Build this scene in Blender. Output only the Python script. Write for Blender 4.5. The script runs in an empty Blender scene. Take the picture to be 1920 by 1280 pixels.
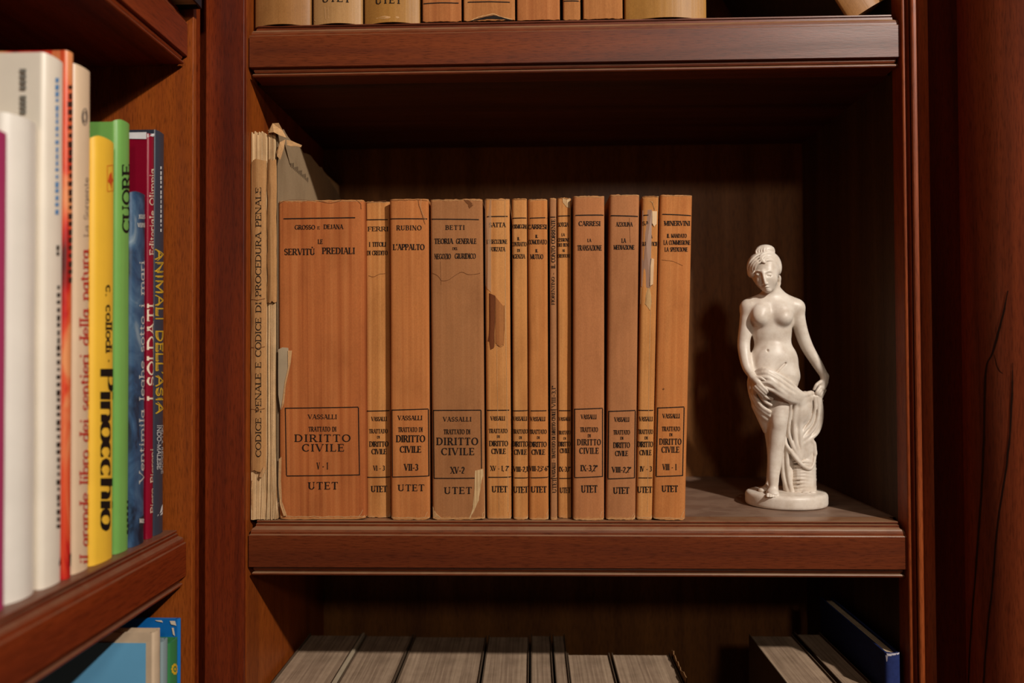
import bpy, math, random
import numpy as np
from mathutils import Matrix, Vector, noise

# ------------------------------------------------------------------ camera, world, lights, exposure
SC = bpy.context.scene
COL = SC.collection
ZC = 1.35                      # eye height above the floor
DC = 0.55                      # lens to the shelf fronts (Y = 0)
F, YAW, PITCH, ROLL = 1333.3, 0.0283, 0.0159, 0.00466

def cam_rot():
    cy, sy, cp, sp, cr, sr = math.cos(YAW), math.sin(YAW), math.cos(PITCH), math.sin(PITCH), math.cos(ROLL), math.sin(ROLL)
    Rz = np.array([[cy, -sy, 0], [sy, cy, 0], [0, 0, 1]])
    Rx = np.array([[1, 0, 0], [0, cp, -sp], [0, sp, cp]])
    Ry = np.array([[cr, 0, sr], [0, 1, 0], [-sr, 0, cr]])
    return Rz @ Rx @ Ry
RC = cam_rot()
CP = np.array([0, -DC, ZC])
cam = bpy.data.cameras.new('camera')
cam.sensor_width = 36; cam.lens = F / 1920 * 36
cam.clip_start = 0.01; cam.clip_end = 50
cam.dof.use_dof = True; cam.dof.focus_distance = 0.572; cam.dof.aperture_fstop = 3.4
camo = bpy.data.objects.new('camera', cam); COL.objects.link(camo)
r_, f_, u_ = RC[:, 0], RC[:, 1], RC[:, 2]
camo.matrix_world = Matrix(((r_[0], u_[0], -f_[0], CP[0]), (r_[1], u_[1], -f_[1], CP[1]), (r_[2], u_[2], -f_[2], CP[2]), (0, 0, 0, 1)))
SC.camera = camo

w = bpy.data.worlds.new('world'); SC.world = w; w.use_nodes = True
w.node_tree.nodes['Background'].inputs[0].default_value = (0.70, 0.62, 0.55, 1)
w.node_tree.nodes['Background'].inputs[1].default_value = 0.025

def lamp(name, loc, power, radius, col):
    l = bpy.data.lights.new(name, 'POINT'); l.energy = power; l.shadow_soft_size = radius; l.color = col
    o = bpy.data.objects.new(name, l); o.location = loc; COL.objects.link(o)
lamp('ceiling_lamp', (0.97, -1.20, ZC + 1.02), 128.0, 0.030, (1.0, 0.92, 0.82))
lamp('room_lamp', (0.30, -1.50, ZC + 0.56), 14.0, 0.07, (1.0, 0.85, 0.68))

SC.view_settings.view_transform = 'Standard'; SC.view_settings.look = 'None'
SC.view_settings.exposure = 0.0; SC.view_settings.gamma = 1.0; SC.view_settings.use_curve_mapping = False

# ------------------------------------------------------------------ helpers
def ray(px, py):
    return RC @ np.array([(px - 960) / F, 1.0, -(py - 640) / F])
def onY(px, py, Y):
    d = ray(px, py); t = (Y + DC) / d[1]; return CP + d * t
def onX(px, py, X):
    d = ray(px, py); t = X / d[0]; return CP + d * t
def onZ(px, py, Z):
    d = ray(px, py); t = (Z - ZC) / d[2]; return CP + d * t
def lin(c):
    c /= 255.0
    return c / 12.92 if c <= 0.04045 else ((c + 0.055) / 1.055) ** 2.4
def rgb(r, g, b): return (lin(r), lin(g), lin(b), 1)

def spline2(P, m=5):
    Q = [P[0]] + list(P) + [P[-1]]; out = []
    for i in range(1, len(Q) - 2):
        for j in range(m):
            t = j / m; o = []
            for k in (0, 1):
                a, b, c, d = Q[i - 1][k], Q[i][k], Q[i + 1][k], Q[i + 2][k]
                o.append(.5 * (2 * b + (c - a) * t + (2 * a - 5 * b + 4 * c - d) * t * t + (3 * b - a - 3 * c + d) * t ** 3))
            out.append(tuple(o))
    out.append(tuple(P[-1])); return out
class MB:
    def __init__(s): s.v = []; s.f = []; s.m = []
    def quad(s, pts, m=0):
        n = len(s.v); s.v += [tuple(p) for p in pts]; s.f.append(tuple(range(n, n + len(pts)))); s.m.append(m)
    def grid(s, rows, m=0, close=False):
        n = len(s.v); R = len(rows); C = len(rows[0])
        for r in rows: s.v += [tuple(p) for p in r]
        for i in range(R - 1):
            for j in range(C if close else C - 1):
                k = (j + 1) % C
                s.f.append((n + i * C + j, n + i * C + k, n + (i + 1) * C + k, n + (i + 1) * C + j)); s.m.append(m)
    def box(s, x0, x1, y0, y1, z0, z1, m=0):
        n = len(s.v)
        s.v += [(x, y, z) for x in (x0, x1) for y in (y0, y1) for z in (z0, z1)]
        for f in ((0, 1, 3, 2), (4, 6, 7, 5), (0, 4, 5, 1), (2, 3, 7, 6), (0, 2, 6, 4), (1, 5, 7, 3)):
            s.f.append(tuple(n + i for i in f)); s.m.append(m)
    def build(s, name, mats, parent=None, smooth=False, bevel=0):
        me = bpy.data.meshes.new(name); me.from_pydata(s.v, [], s.f); me.update()
        for mt in (mats if isinstance(mats, (list, tuple)) else [mats]): me.materials.append(mt)
        me.polygons.foreach_set('material_index', s.m)
        if smooth: me.polygons.foreach_set('use_smooth', [True] * len(s.f))
        o = bpy.data.objects.new(name, me); COL.objects.link(o)
        if parent is not None: o.parent = parent
        if bevel:
            b = o.modifiers.new('bevel', 'BEVEL'); b.width = bevel; b.segments = 2; b.limit_method = 'ANGLE'
        return o

def empty(name, loc, label, cat, group=None, rot=(0, 0, 0)):
    o = bpy.data.objects.new(name, None); COL.objects.link(o); o.location = loc; o.rotation_euler = rot
    o.empty_display_size = 0.02
    o['label'] = label; o['category'] = cat
    if group: o['group'] = group
    return o
def struct(o):
    o['kind'] = 'structure'; return o

# ------------------------------------------------------------------ materials
def mat_base(name, rough=0.5, spec=0.5):
    m = bpy.data.materials.new(name); m.use_nodes = True; nt = m.node_tree
    b = nt.nodes['Principled BSDF']; b.inputs['Roughness'].default_value = rough
    b.inputs['Specular IOR Level'].default_value = spec
    return m, nt, b
def N(nt, t, **kw):
    n = nt.nodes.new(t)
    for k, v in kw.items():
        if k in n.inputs.keys(): n.inputs[k].default_value = v
        else: setattr(n, k, v)
    return n
def ramp(nt, fac, stops):
    r = nt.nodes.new('ShaderNodeValToRGB'); e = r.color_ramp.elements
    while len(e) < len(stops): e.new(0.5)
    for i, (p, c) in enumerate(stops): e[i].position = p; e[i].color = c
    nt.links.new(fac, r.inputs[0]); return r.outputs[0]
def mixc(nt, fac, a, b, mode='MIX'):
    m = nt.nodes.new('ShaderNodeMix'); m.data_type = 'RGBA'; m.blend_type = mode
    for i, x in ((0, fac), (6, a), (7, b)):
        if isinstance(x, bpy.types.NodeSocket): nt.links.new(x, m.inputs[i])
        else: m.inputs[i].default_value = x
    return m.outputs[2]
def coords(nt, scale, off=(0, 0, 0), kind='Object'):
    tc = nt.nodes.new('ShaderNodeTexCoord'); mp = nt.nodes.new('ShaderNodeMapping')
    mp.inputs['Scale'].default_value = scale; mp.inputs['Location'].default_value = off
    nt.links.new(tc.outputs[kind], mp.inputs[0]); return mp.outputs[0]
def noise_n(nt, vec, scale, detail=4, rough=0.55, dist=0.0):
    n = nt.nodes.new('ShaderNodeTexNoise'); n.inputs['Scale'].default_value = scale; n.inputs['Detail'].default_value = detail
    n.inputs['Roughness'].default_value = rough; n.inputs['Distortion'].default_value = dist
    nt.links.new(vec, n.inputs['Vector']); return n.outputs[0]
def bump(nt, b, h, strength, dist=0.001):
    n = nt.nodes.new('ShaderNodeBump'); n.inputs['Strength'].default_value = strength; n.inputs['Distance'].default_value = dist
    nt.links.new(h, n.inputs['Height']); nt.links.new(n.outputs[0], b.inputs['Normal'])

def wood(name, axis, dark, mid, light, rough=0.38, off=(0, 0, 0), vein=None, coat=0.06, dust=None):
    m, nt, b = mat_base(name, rough, 0.26)
    sc = {'x': (1.2, 26, 26), 'y': (26, 1.2, 26), 'z': (26, 26, 1.2)}[axis]
    v = coords(nt, sc, off)
    n1 = noise_n(nt, v, 1.6, 5, 0.6, 0.6)
    sc2 = {'x': (70, 820, 820), 'y': (820, 70, 820), 'z': (820, 820, 70)}[axis]
    n2 = noise_n(nt, coords(nt, sc2, off), 1.5, 3, 0.6)
    c = ramp(nt, n1, [(0.30, dark), (0.5, mid), (0.72, light)])
    pores = ramp(nt, n2, [(0.36, (0.45, 0.42, 0.40, 1)), (0.5, (1, 1, 1, 1)), (0.75, (1.12, 1.12, 1.1, 1))])
    c = mixc(nt, 0.65, c, pores, 'MULTIPLY')
    if vein:
        vs, lo = vein
        n3 = noise_n(nt, coords(nt, vs, lo), 1.0, 1.5, 0.5, 0.8)
        k = ramp(nt, n3, [(0.462, (1, 1, 1, 1)), (0.484, (0.12, 0.1, 0.1, 1)), (0.496, (0.2, 0.16, 0.16, 1)), (0.512, (1, 1, 1, 1))])
        c = mixc(nt, 0.9, c, k, 'MULTIPLY')
    if dust:      # dust lies on what faces up
        ge = nt.nodes.new('ShaderNodeNewGeometry'); sz = nt.nodes.new('ShaderNodeSeparateXYZ'); nt.links.new(ge.outputs['Normal'], sz.inputs[0])
        up = ramp(nt, sz.outputs[2], [(.12, (0, 0, 0, 1)), (.6, (.8, .8, .8, 1))])
        n4 = noise_n(nt, coords(nt, (38, 60, 38), (1.3, .2, .6)), 1.0, 4, .6, .5)
        pt = ramp(nt, n4, [(.42, (.72, .72, .72, 1)), (.56, (1, 1, 1, 1))])
        c = mixc(nt, mixc(nt, 1.0, up, pt, 'MULTIPLY'), c, dust)
    nt.links.new(c, b.inputs['Base Color'])
    rr = ramp(nt, n1, [(0.3, (rough + .12,) * 3 + (1,)), (0.7, (rough - .05,) * 3 + (1,))])
    nt.links.new(rr, b.inputs['Roughness'])
    b.inputs['Coat Weight'].default_value = coat; b.inputs['Coat Roughness'].default_value = 0.28
    bump(nt, b, n2, 0.12, 0.0006)
    return m
RED = (rgb(80, 25, 9), rgb(112, 41, 14), rgb(135, 55, 21))
INN = (rgb(114, 50, 13), rgb(140, 66, 18), rgb(158, 80, 26))
M_shelf = wood('mahogany_shelf', 'x', rgb(72, 28, 12), rgb(99, 43, 19), rgb(119, 56, 27), dust=rgb(142, 108, 80))
M_shelfY = wood('mahogany_shelf_side', 'y', *RED, dust=rgb(120, 84, 64))
M_post = wood('mahogany_post', 'z', *RED, off=(3, 1, 0))
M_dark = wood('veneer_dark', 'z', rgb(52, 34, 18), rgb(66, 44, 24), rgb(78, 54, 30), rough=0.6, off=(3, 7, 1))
M_bead = wood('mahogany_bead', 'z', rgb(100, 42, 16), rgb(138, 64, 28), rgb(156, 80, 38), off=(5, 1, 3))
M_inner = wood('veneer_inner', 'z', *INN, rough=0.45, off=(1, 5, 2))
M_back = wood('veneer_back', 'z', rgb(92, 54, 20), rgb(112, 68, 26), rgb(130, 82, 34), rough=0.6, off=(7, 0, 0))
M_board = wood('veneer_board', 'x', rgb(52, 24, 13), rgb(70, 33, 18), rgb(86, 43, 24), rough=0.42, off=(2, 2, 2), dust=rgb(142, 116, 98))
M_col = wood('mahogany_figured', 'z', rgb(90, 36, 16), rgb(128, 56, 28), rgb(150, 72, 38), rough=0.45, off=(0, 0, 4), coat=0.25)

def paper(name, base, dark, light, seed, streak=1.0, rough=0.85, wear=None):
    base, dark, light = [tuple(c[i] * (.87, .81, .74, 1)[i] for i in range(4)) for c in (base, dark, light)]
    m, nt, b = mat_base(name, rough, 0.2)
    off = (seed * 1.37, seed * 0.71, seed * 2.13)
    st = noise_n(nt, coords(nt, (260, 1, 3), off), 1.0, 3, 0.6)
    bl = noise_n(nt, coords(nt, (35, 35, 18), off), 1.0, 5, 0.6)
    fi = noise_n(nt, coords(nt, (1500, 1500, 700), off), 1.0, 2, 0.6)
    c = ramp(nt, st, [(0.32, dark), (0.5, base), (0.68, light)])
    c = mixc(nt, 1.0 - streak * 0.6, c, base)
    k = ramp(nt, bl, [(0.30, (0.80, 0.77, 0.74, 1)), (0.5, (1, 1, 1, 1)), (0.72, (1.10, 1.08, 1.04, 1))])
    c = mixc(nt, 0.8, c, k, 'MULTIPLY')
    k2 = ramp(nt, fi, [(0.3, (0.86, 0.85, 0.84, 1)), (0.7, (1.10, 1.10, 1.10, 1))])
    c = mixc(nt, 0.7, c, k2, 'MULTIPLY')
    if wear:   # rubbed, paler head and foot of the spine
        h, wc = wear
        tc = nt.nodes.new('ShaderNodeTexCoord'); sp = nt.nodes.new('ShaderNodeSeparateXYZ'); nt.links.new(tc.outputs['Object'], sp.inputs[0])
        a = N(nt, 'ShaderNodeMath', operation='MULTIPLY_ADD'); nt.links.new(sp.outputs[2], a.inputs[0]); a.inputs[1].default_value = -160; a.inputs[2].default_value = 0.62
        a2 = N(nt, 'ShaderNodeMath', operation='MULTIPLY_ADD'); nt.links.new(sp.outputs[2], a2.inputs[0]); a2.inputs[1].default_value = 160; a2.inputs[2].default_value = 0.60 - 160 * h
        mx = N(nt, 'ShaderNodeMath', operation='MAXIMUM'); nt.links.new(a.outputs[0], mx.inputs[0]); nt.links.new(a2.outputs[0], mx.inputs[1])
        ns = noise_n(nt, coords(nt, (420, 420, 500), off), 1.0, 3, 0.6)
        ad = N(nt, 'ShaderNodeMath', operation='ADD'); nt.links.new(mx.outputs[0], ad.inputs[0]); nt.links.new(ns, ad.inputs[1])
        fac = ramp(nt, ad.outputs[0], [(0.72, (0, 0, 0, 1)), (0.95, (0.75, 0.75, 0.75, 1))])
        c = mixc(nt, fac, c, wc)
    nt.links.new(c, b.inputs['Base Color'])
    bump(nt, b, st, 0.25, 0.0008)
    return m
def plain(name, col, rough=0.5, spec=0.4, var=0.12, scale=60):
    m, nt, b = mat_base(name, rough, spec)
    n = noise_n(nt, coords(nt, (1, 1, 1)), scale, 4, 0.6)
    k = ramp(nt, n, [(0.3, (1 - var,) * 3 + (1,)), (0.7, (1 + var * .6,) * 3 + (1,))])
    nt.links.new(mixc(nt, 1.0, col, k, 'MULTIPLY'), b.inputs['Base Color'])
    return m
def pages(name, a, b_, axis='x', freq=900, rough=0.9, bump_=.5):
    m, nt, b = mat_base(name, rough, 0.1)
    sc = {'x': (freq, 6, 6), 'y': (6, freq, 6)}[axis]
    n = noise_n(nt, coords(nt, sc), 1.0, 3, 0.7)
    n2 = noise_n(nt, coords(nt, (60, 60, 60)), 1.0, 4, 0.6)
    c = ramp(nt, n, [(0.36, b_), (0.62, a)])
    k = ramp(nt, n2, [(0.3, (0.75, 0.74, 0.72, 1)), (0.7, (1.1, 1.1, 1.1, 1))])
    nt.links.new(mixc(nt, 0.8, c, k, 'MULTIPLY'), b.inputs['Base Color'])
    bump(nt, b, n, bump_, 0.001)
    return m

M_ink = plain('black_ink', rgb(30, 20, 15), 0.75, 0.2, 0.3, 900)
M_crack = plain('dark_crease', rgb(116, 72, 42), 0.9, 0.1)
M_tearlight = plain('torn_paper_edge', rgb(205, 160, 112), 0.9, 0.1, 0.2, 600)
M_pages = pages('page_edges', rgb(196, 152, 104), rgb(120, 82, 48))
M_pages_old = pages('old_page_edges', rgb(240, 208, 162), rgb(172, 130, 86), freq=1300)
M_pages_grey = pages('dusty_page_edges', rgb(176, 150, 126), rgb(142, 118, 98), freq=300, bump_=.25)

# ------------------------------------------------------------------ lettering: pen strokes, thick down and thin across
def arc(cx, cy, rx, ry, a0, a1, n=12):
    return [(cx + rx * math.cos(math.radians(a0 + (a1 - a0) * i / n)), cy + ry * math.sin(math.radians(a0 + (a1 - a0) * i / n))) for i in range(n + 1)]
def T(*p): return ('t', list(p))
G = {}
G['A'] = (.78, [T((.07, 0), (.39, 1)), [(.39, 1), (.71, 0)], [(.19, .35), (.6, .35)]])
G['B'] = (.68, [[(.13, 0), (.13, 1)], [(.13, 1), (.34, 1)] + arc(.34, .765, .21, .235, 90, -90, 8) + [(.13, .53)], [(.13, .53), (.36, .53)] + arc(.36, .265, .25, .265, 90, -90, 8) + [(.13, 0)]])
G['C'] = (.74, [arc(.42, .5, .34, .5, 42, 318, 16), T((.68, .72), (.68, .97))])
G['D'] = (.80, [[(.13, 0), (.13, 1)], [(.13, 1), (.34, 1)] + arc(.34, .5, .38, .5, 90, -90, 12) + [(.13, 0)]])
G['E'] = (.64, [[(.13, 0), (.13, 1)], [(.05, 1), (.57, 1)], [(.13, .52), (.46, .52)], [(.05, 0), (.6, 0)], T((.57, .98), (.57, .78)), T((.59, .02), (.59, .24)), T((.46, .42), (.46, .62))])
G['F'] = (.60, [[(.13, 0), (.13, 1)], [(.05, 1), (.56, 1)], [(.13, .5), (.44, .5)], T((.56, .98), (.56, .78)), T((.44, .4), (.44, .6))])
G['G'] = (.80, [arc(.42, .5, .34, .5, 42, 325, 16), [(.70, .08), (.70, .42)], [(.54, .42), (.80, .42)], T((.68, .74), (.68, .97))])
G['H'] = (.82, [[(.14, 0), (.14, 1)], [(.68, 0), (.68, 1)], [(.14, .52), (.68, .52)]])
G['I'] = (.34, [[(.17, 0), (.17, 1)]])
G['J'] = (.46, [[(.30, 1), (.30, .2)] + arc(.17, .2, .13, .2, 0, -140, 8)])
G['L'] = (.60, [[(.13, 0), (.13, 1)], [(.05, 0), (.57, 0)], T((.56, .02), (.56, .26))])
G['M'] = (.96, [T((.13, 0), (.13, 1)), [(.14, 1), (.48, .06)], T((.48, .06), (.82, 1)), [(.83, 1), (.83, 0)]])
G['N'] = (.82, [T((.13, 0), (.13, 1)), [(.13, 1), (.69, 0)], T((.69, 1), (.69, .0))])
G['O'] = (.84, [arc(.42, .5, .35, .5, 0, 360, 20)])
G['P'] = (.64, [[(.13, 0), (.13, 1)], [(.13, 1), (.34, 1)] + arc(.34, .735, .23, .265, 90, -90, 8) + [(.13, .47)]])
G['R'] = (.74, [[(.13, 0), (.13, 1)], [(.13, 1), (.34, 1)] + arc(.34, .745, .22, .255, 90, -90, 8) + [(.13, .49)], [(.36, .49), (.68, 0)]])
G['S'] = (.60, [arc(.30, .745, .21, .255, 32, 270, 10) + arc(.30, .25, .22, .25, 90, -148, 10), T((.49, .72), (.49, .95)), T((.09, .06), (.09, .28))])
G['T'] = (.72, [[(.36, 0), (.36, 1)], [(.04, 1), (.68, 1)], T((.05, .98), (.05, .78)), T((.67, .98), (.67, .78))])
G['U'] = (.80, [[(.14, 1), (.14, .3)] + arc(.39, .3, .25, .3, 180, 360, 10)[1:], T((.64, .3), (.64, 1))])
G['Ù'] = (.80, G['U'][1] + [[(.28, 1.28), (.46, 1.1)]])
G['V'] = (.78, [[(.07, 1), (.40, 0.02)], T((.40, 0.02), (.71, 1))])
G['X'] = (.76, [[(.08, 1), (.68, 0)], T((.08, 0), (.67, 1))])
G['Z'] = (.68, [[(.06, 1), (.60, 1), ], [(.60, .99), (.07, .01)], [(.07, 0), (.62, 0)], T((.07, .98), (.07, .78)), T((.61, .02), (.61, .22))])
G['1'] = (.40, [[(.22, 0), (.22, 1)], T((.08, .84), (.22, .98))])
G['2'] = (.56, [arc(.28, .73, .20, .27, 165, -20, 9) + [(.08, .02)], [(.06, 0), (.5, 0)]])
G['3'] = (.54, [arc(.25, .76, .19, .24, 150, -90, 9), arc(.25, .26, .22, .26, 90, -150, 9)])
G['5'] = (.54, [[(.12, .98), (.46, .98)], T((.12, .98), (.10, .55)), arc(.24, .30, .23, .30, 125, -150, 10)])
G['6'] = (.56, [arc(.28, .28, .21, .28, 0, 360, 14), arc(.42, .3, .35, .7, 180, 95, 8)])
G['0'] = (.58, [arc(.29, .5, .22, .5, 0, 360, 16)])
G['8'] = (.56, [arc(.28, .74, .18, .26, 0, 360, 12), arc(.28, .25, .22, .25, 0, 360, 12)])
G['9'] = (.56, [arc(.28, .72, .21, .28, 0, 360, 14), arc(.14, .7, .35, .7, 0, -85, 8)])
G['-'] = (.46, [[(.06, .38), (.40, .38)]])
G['.'] = (.26, [[(.13, .0), (.13, .1)]])
G['·'] = (.30, [[(.15, .33), (.15, .47)]])
G[','] = (.26, [[(.15, .08), (.10, -.14)]])
G["'"] = (.24, [[(.12, 1.02), (.10, .76)]])
G['°'] = (.34, [arc(.17, .85, .09, .12, 0, 360, 10)])
G[' '] = (.50, [])
X_ = .64
G['a'] = (.58, [arc(.25, .30, .19, .30, 0, 360, 14), [(.46, X_), (.46, 0)]])
G['b'] = (.60, [[(.11, 0), (.11, 1)], arc(.33, .31, .21, .31, 0, 360, 14)])
G['c'] = (.52, [arc(.28, .31, .22, .31, 45, 315, 12)])
G['d'] = (.60, [[(.49, 0), (.49, 1)], arc(.27, .31, .21, .31, 0, 360, 14)])
G['e'] = (.54, [arc(.28, .31, .22, .31, 5, 318, 14), [(.06, .33), (.49, .33)]])
G['f'] = (.38, [[(.15, 0), (.15, .76)] + arc(.30, .76, .15, .24, 180, 50, 6)[1:], [(.03, X_), (.32, X_)]])
G['g'] = (.58, [arc(.26, .33, .20, .29, 0, 360, 14), [(.47, .62), (.47, -.12)] + arc(.28, -.12, .19, .18, 0, -155, 8)[1:]])
G['h'] = (.62, [[(.12, 0), (.12, 1)], arc(.31, .38, .19, .25, 170, 0, 8) + [(.50, 0)]])
G['i'] = (.30, [[(.15, 0), (.15, X_)], [(.15, .82), (.15, .95)]])
G['j'] = (.30, [[(.15, X_), (.15, -.2)], [(.15, .82), (.15, .95)]])
G['l'] = (.30, [[(.15, 0), (.15, 1)]])
G['m'] = (.92, [[(.12, 0), (.12, X_)], arc(.29, .40, .17, .24, 170, 0, 7) + [(.46, 0)], arc(.63, .40, .17, .24, 170, 0, 7) + [(.80, 0)]])
G['n'] = (.62, [[(.12, 0), (.12, X_)], arc(.31, .38, .19, .25, 170, 0, 8) + [(.50, 0)]])
G['o'] = (.56, [arc(.28, .31, .22, .31, 0, 360, 16)])
G['p'] = (.60, [[(.12, -.32), (.12, X_)], arc(.33, .31, .21, .31, 0, 360, 14)])
G['r'] = (.42, [[(.12, 0), (.12, X_)], arc(.30, .42, .18, .22, 170, 50, 6)])
G['s'] = (.46, [arc(.23, .475, .15, .165, 32, 270, 8) + arc(.23, .16, .17, .16, 90, -148, 8)])
G['t'] = (.38, [[(.15, .88), (.15, .14)] + arc(.26, .14, .11, .14, 180, 300, 6)[1:], [(.02, X_), (.33, X_)]])
G['u'] = (.62, [[(.12, X_), (.12, .25)] + arc(.31, .25, .19, .25, 180, 360, 8)[1:], [(.50, X_), (.50, 0)]])
G['v'] = (.54, [[(.05, X_), (.28, .01)], T((.28, .01), (.50, X_))])

def stroke(pts, wfun, out):
    if len(pts) < 2: return
    closed = abs(pts[0][0] - pts[-1][0]) < 1e-6 and abs(pts[0][1] - pts[-1][1]) < 1e-6
    n = len(pts); L = []; R = []
    for i in range(n):
        if closed: a, b = pts[(i - 1) % (n - 1)], pts[(i + 1) % (n - 1)] if i < n - 1 else pts[1]
        else: a, b = pts[max(i - 1, 0)], pts[min(i + 1, n - 1)]
        dx, dy = b[0] - a[0], b[1] - a[1]; l = math.hypot(dx, dy) or 1e-9; dx /= l; dy /= l
        h = wfun(dx, dy) / 2
        L.append((pts[i][0] - dy * h, pts[i][1] + dx * h)); R.append((pts[i][0] + dy * h, pts[i][1] - dx * h))
    for i in range(n - 1): out.append((R[i], R[i + 1], L[i + 1], L[i]))

def text_quads(s, h, width=None, thick=.20, thin=.08, serif=True, track=0.0, inline=False):
    """quads in the line's own frame, centred on x, cap height h (y up)"""
    adv = [G[c][0] + track for c in s]; nat = sum(adv) - track
    sx = (width / nat) if width else h
    out = []; x = -nat / 2
    tk = thick * min(h, sx * 1.15); tn = thin * min(h, sx * 1.25)
    for c, a in zip(s, adv):
        for st in G[c][1]:
            thinf = isinstance(st, tuple); P = st[1] if thinf else st
            if len(P) > 2:      # keep curves inside the cap height
                Q = [((x + p[0]) * sx, tn / 2 + p[1] * (h - tn)) for p in P]
            else: Q = [((x + p[0]) * sx, p[1] * h) for p in P]
            if len(P) == 2 and abs(P[0][1] - P[1][1]) < 1e-6:
                yy = min(max(P[0][1] * h, tn / 2), h - tn / 2) if P[0][1] in (0, 1) else P[0][1] * h
                Q = [(q[0], yy) for q in Q]
            wf = (lambda dx, dy: tn) if thinf else (lambda dx, dy: tn + (tk - tn) * abs(dy) ** 1.3)
            if c == '-': wf = lambda dx, dy: max(tn, .11 * h)
            stroke(Q, wf, out)
            if serif:
                for (p, q, o) in ((P[0], Q[0], P[1]), (P[-1], Q[-1], P[-2])):
                    if p[1] in (0, 1, X_, -.32) and abs(p[1] - o[1]) > .25:
                        sw = (tk if not thinf else tn) / 2 + .085 * sx * (0.9 if p[1] in (0, 1) else .75)
                        y0 = q[1] if p[1] <= 0 else q[1] - tn * 1.05
                        xl = q[0] - sw; xr = q[0] + sw
                        if p[1] == X_ : xr = q[0]
                        out.append(((xl, y0), (xr, y0), (xr, y0 + tn * 1.05), (xl, y0 + tn * 1.05)))
        x += a
    return out

# ------------------------------------------------------------------ shelf levels
Z_TOP = onY(1100, 981.5, 0.005)[2] if False else None
def zY(py_at, px, Y): return onY(px, py_at, Y)[2]
ZS = zY(976.0, 1100, 0.0052)          # middle shelf, top surface
ZU = ZS + 0.3925                      # upper shelf, top surface
ZU = zY(126.5 + 8.0, 1100, 0.002) + 0.0421
ZL = ZS - 0.385                       # lower shelf
XL = onY(464.0, 640, 0)[0]            # inner faces of the opening
XR = onY(1698.0, 640, 0)[0] + 0.0004
YB = 0.203
PROF = [(.0200, 0), (.0054, 0), (.0048, -.0004), (.0047, -.0014), (.0056, -.0019), (.0056, -.0022), (.0042, -.0027), (.0040, -.0044), (.0034, -.0050),
        (.0024, -.0055), (.0016, -.0066), (.0012, -.0082), (.0010, -.0098), (.0002, -.0102), (0, -.0106), (0, -.0350), (.0006, -.0354), (.0030, -.0356),
        (.0026, -.0372), (.0032, -.0386), (.0046, -.0390), (.0046, -.0394), (.0024, -.0397), (.0018, -.0405), (.0018, -.0413), (.0024, -.0420), (.0046, -.0421), (.02, -.0421)]

def moulding(x0, x1, z, ax='x', face=0.0, sgn=1):
    """lip with mitred returns; ax = the direction it runs along, face = where its front stands"""
    mb = MB(); rows = []
    for d, dz in PROF:
        if ax == 'x': rows.append([(x0 + d if d < .01 else x0 + .0046, .0200, z + dz), (x0 + min(d, .0046) , face + d, z + dz), (x1 - min(d, .0046), face + d, z + dz), (x1 - min(d, .0046), .0200, z + dz)])
        else: rows.append([(face - .0200, x0 + min(d, .0046), z + dz), (face - d, x0 + min(d, .0046), z + dz), (face - d, x1 - min(d, .0046), z + dz), (face - .0200, x1 - min(d, .0046), z + dz)])
    mb.grid(rows)
    return mb

# ------------------------------------------------------------------ main bookcase
bc = empty('bookcase', (0, 0.1, 0), 'dark mahogany bookcase facing the viewer, holding the law books and statuette', 'bookcase', rot=(0, 0, 0))
def part(mb, name, mats, parent, **kw):
    o = mb.build(name, mats, parent, **kw)
    o.matrix_parent_inverse = Matrix.Translation(-Vector(parent.location)) if parent.parent is None else Matrix()
    return o
H_B = 2.15
xa = onY(384.6, 640, -.006)[0]; xb = onY(457.3, 640, -.006)[0]
m = MB(); m.box(xa, xb, -.006, .012, 0, H_B); part(m, 'stile', M_post, bc, bevel=.0006)
m = MB(); m.box(XL - .016, XL, .0122, YB, 0, H_B); m.box(XL - .008, XL, -.002, .0122, 0, H_B); part(m, 'side_panel', M_inner, bc)
m = MB(); m.box(XR, XR + .016, .000, YB, 0, H_B); part(m, 'side_panel', M_dark, bc)
m = MB(); m.box(XL - .016, XR + .016, YB, YB + .008, 0, H_B); part(m, 'back_panel', M_back, bc)
m = MB(); m.box(XL - .016, XR + .016, 0, YB + .008, H_B, H_B + .02); part(m, 'top_board', M_post, bc)
# right stile: two half-round fillets and a flat
def round_strip(x0, x1, yf, depth, n=10, full=False):
    mb = MB(); rows = []
    for z in (0, H_B):
        r = []
        for i in range(n + 1):
            t = math.pi * i / n
            r.append(((x0 + x1) / 2 - (x1 - x0) / 2 * math.cos(t), yf + depth * (1 - math.sin(t)), z))
        rows.append(r)
    mb.grid(rows); return mb
def fillet(xa_, w0, xb_, y0, y1):
    """a bead that faces the room, then a slope that turns towards the opening"""
    mb = MB(); rows = []
    for z in (0, H_B):
        r = [(xa_, .012, z), (xa_, y0 + .0012, z), (xa_ + w0 * .12, y0 + .0004, z), (xa_ + w0 * .35, y0, z), (xa_ + w0 * .75, y0 + .0002, z), (xa_ + w0, y0 + .0012, z)]
        for k in range(1, 6):
            t = k / 5; r.append((xa_ + w0 + (xb_ - xa_ - w0) * t, y0 + .0012 + (y1 - y0 - .0012) * t ** 1.15, z))
        r.append((xb_, .012, z)); rows.append(r)
    mb.grid(rows); return mb
x1 = onY(1697.2, 640, -.002)[0]; x2 = onY(1713.5, 640, -.0072)[0]
m = fillet(x1, .0032, x2, -.003, -.0060); part(m, 'fillet', M_bead, bc)
x3 = onY(1717, 640, -.0085)[0]; x4 = onY(1752, 640, -.0185)[0]
m = fillet(x3, .0046, x4, -.0085, -.0155); part(m, 'fillet', M_bead, bc)
x5 = onY(1806, 640, .004)[0]
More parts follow.
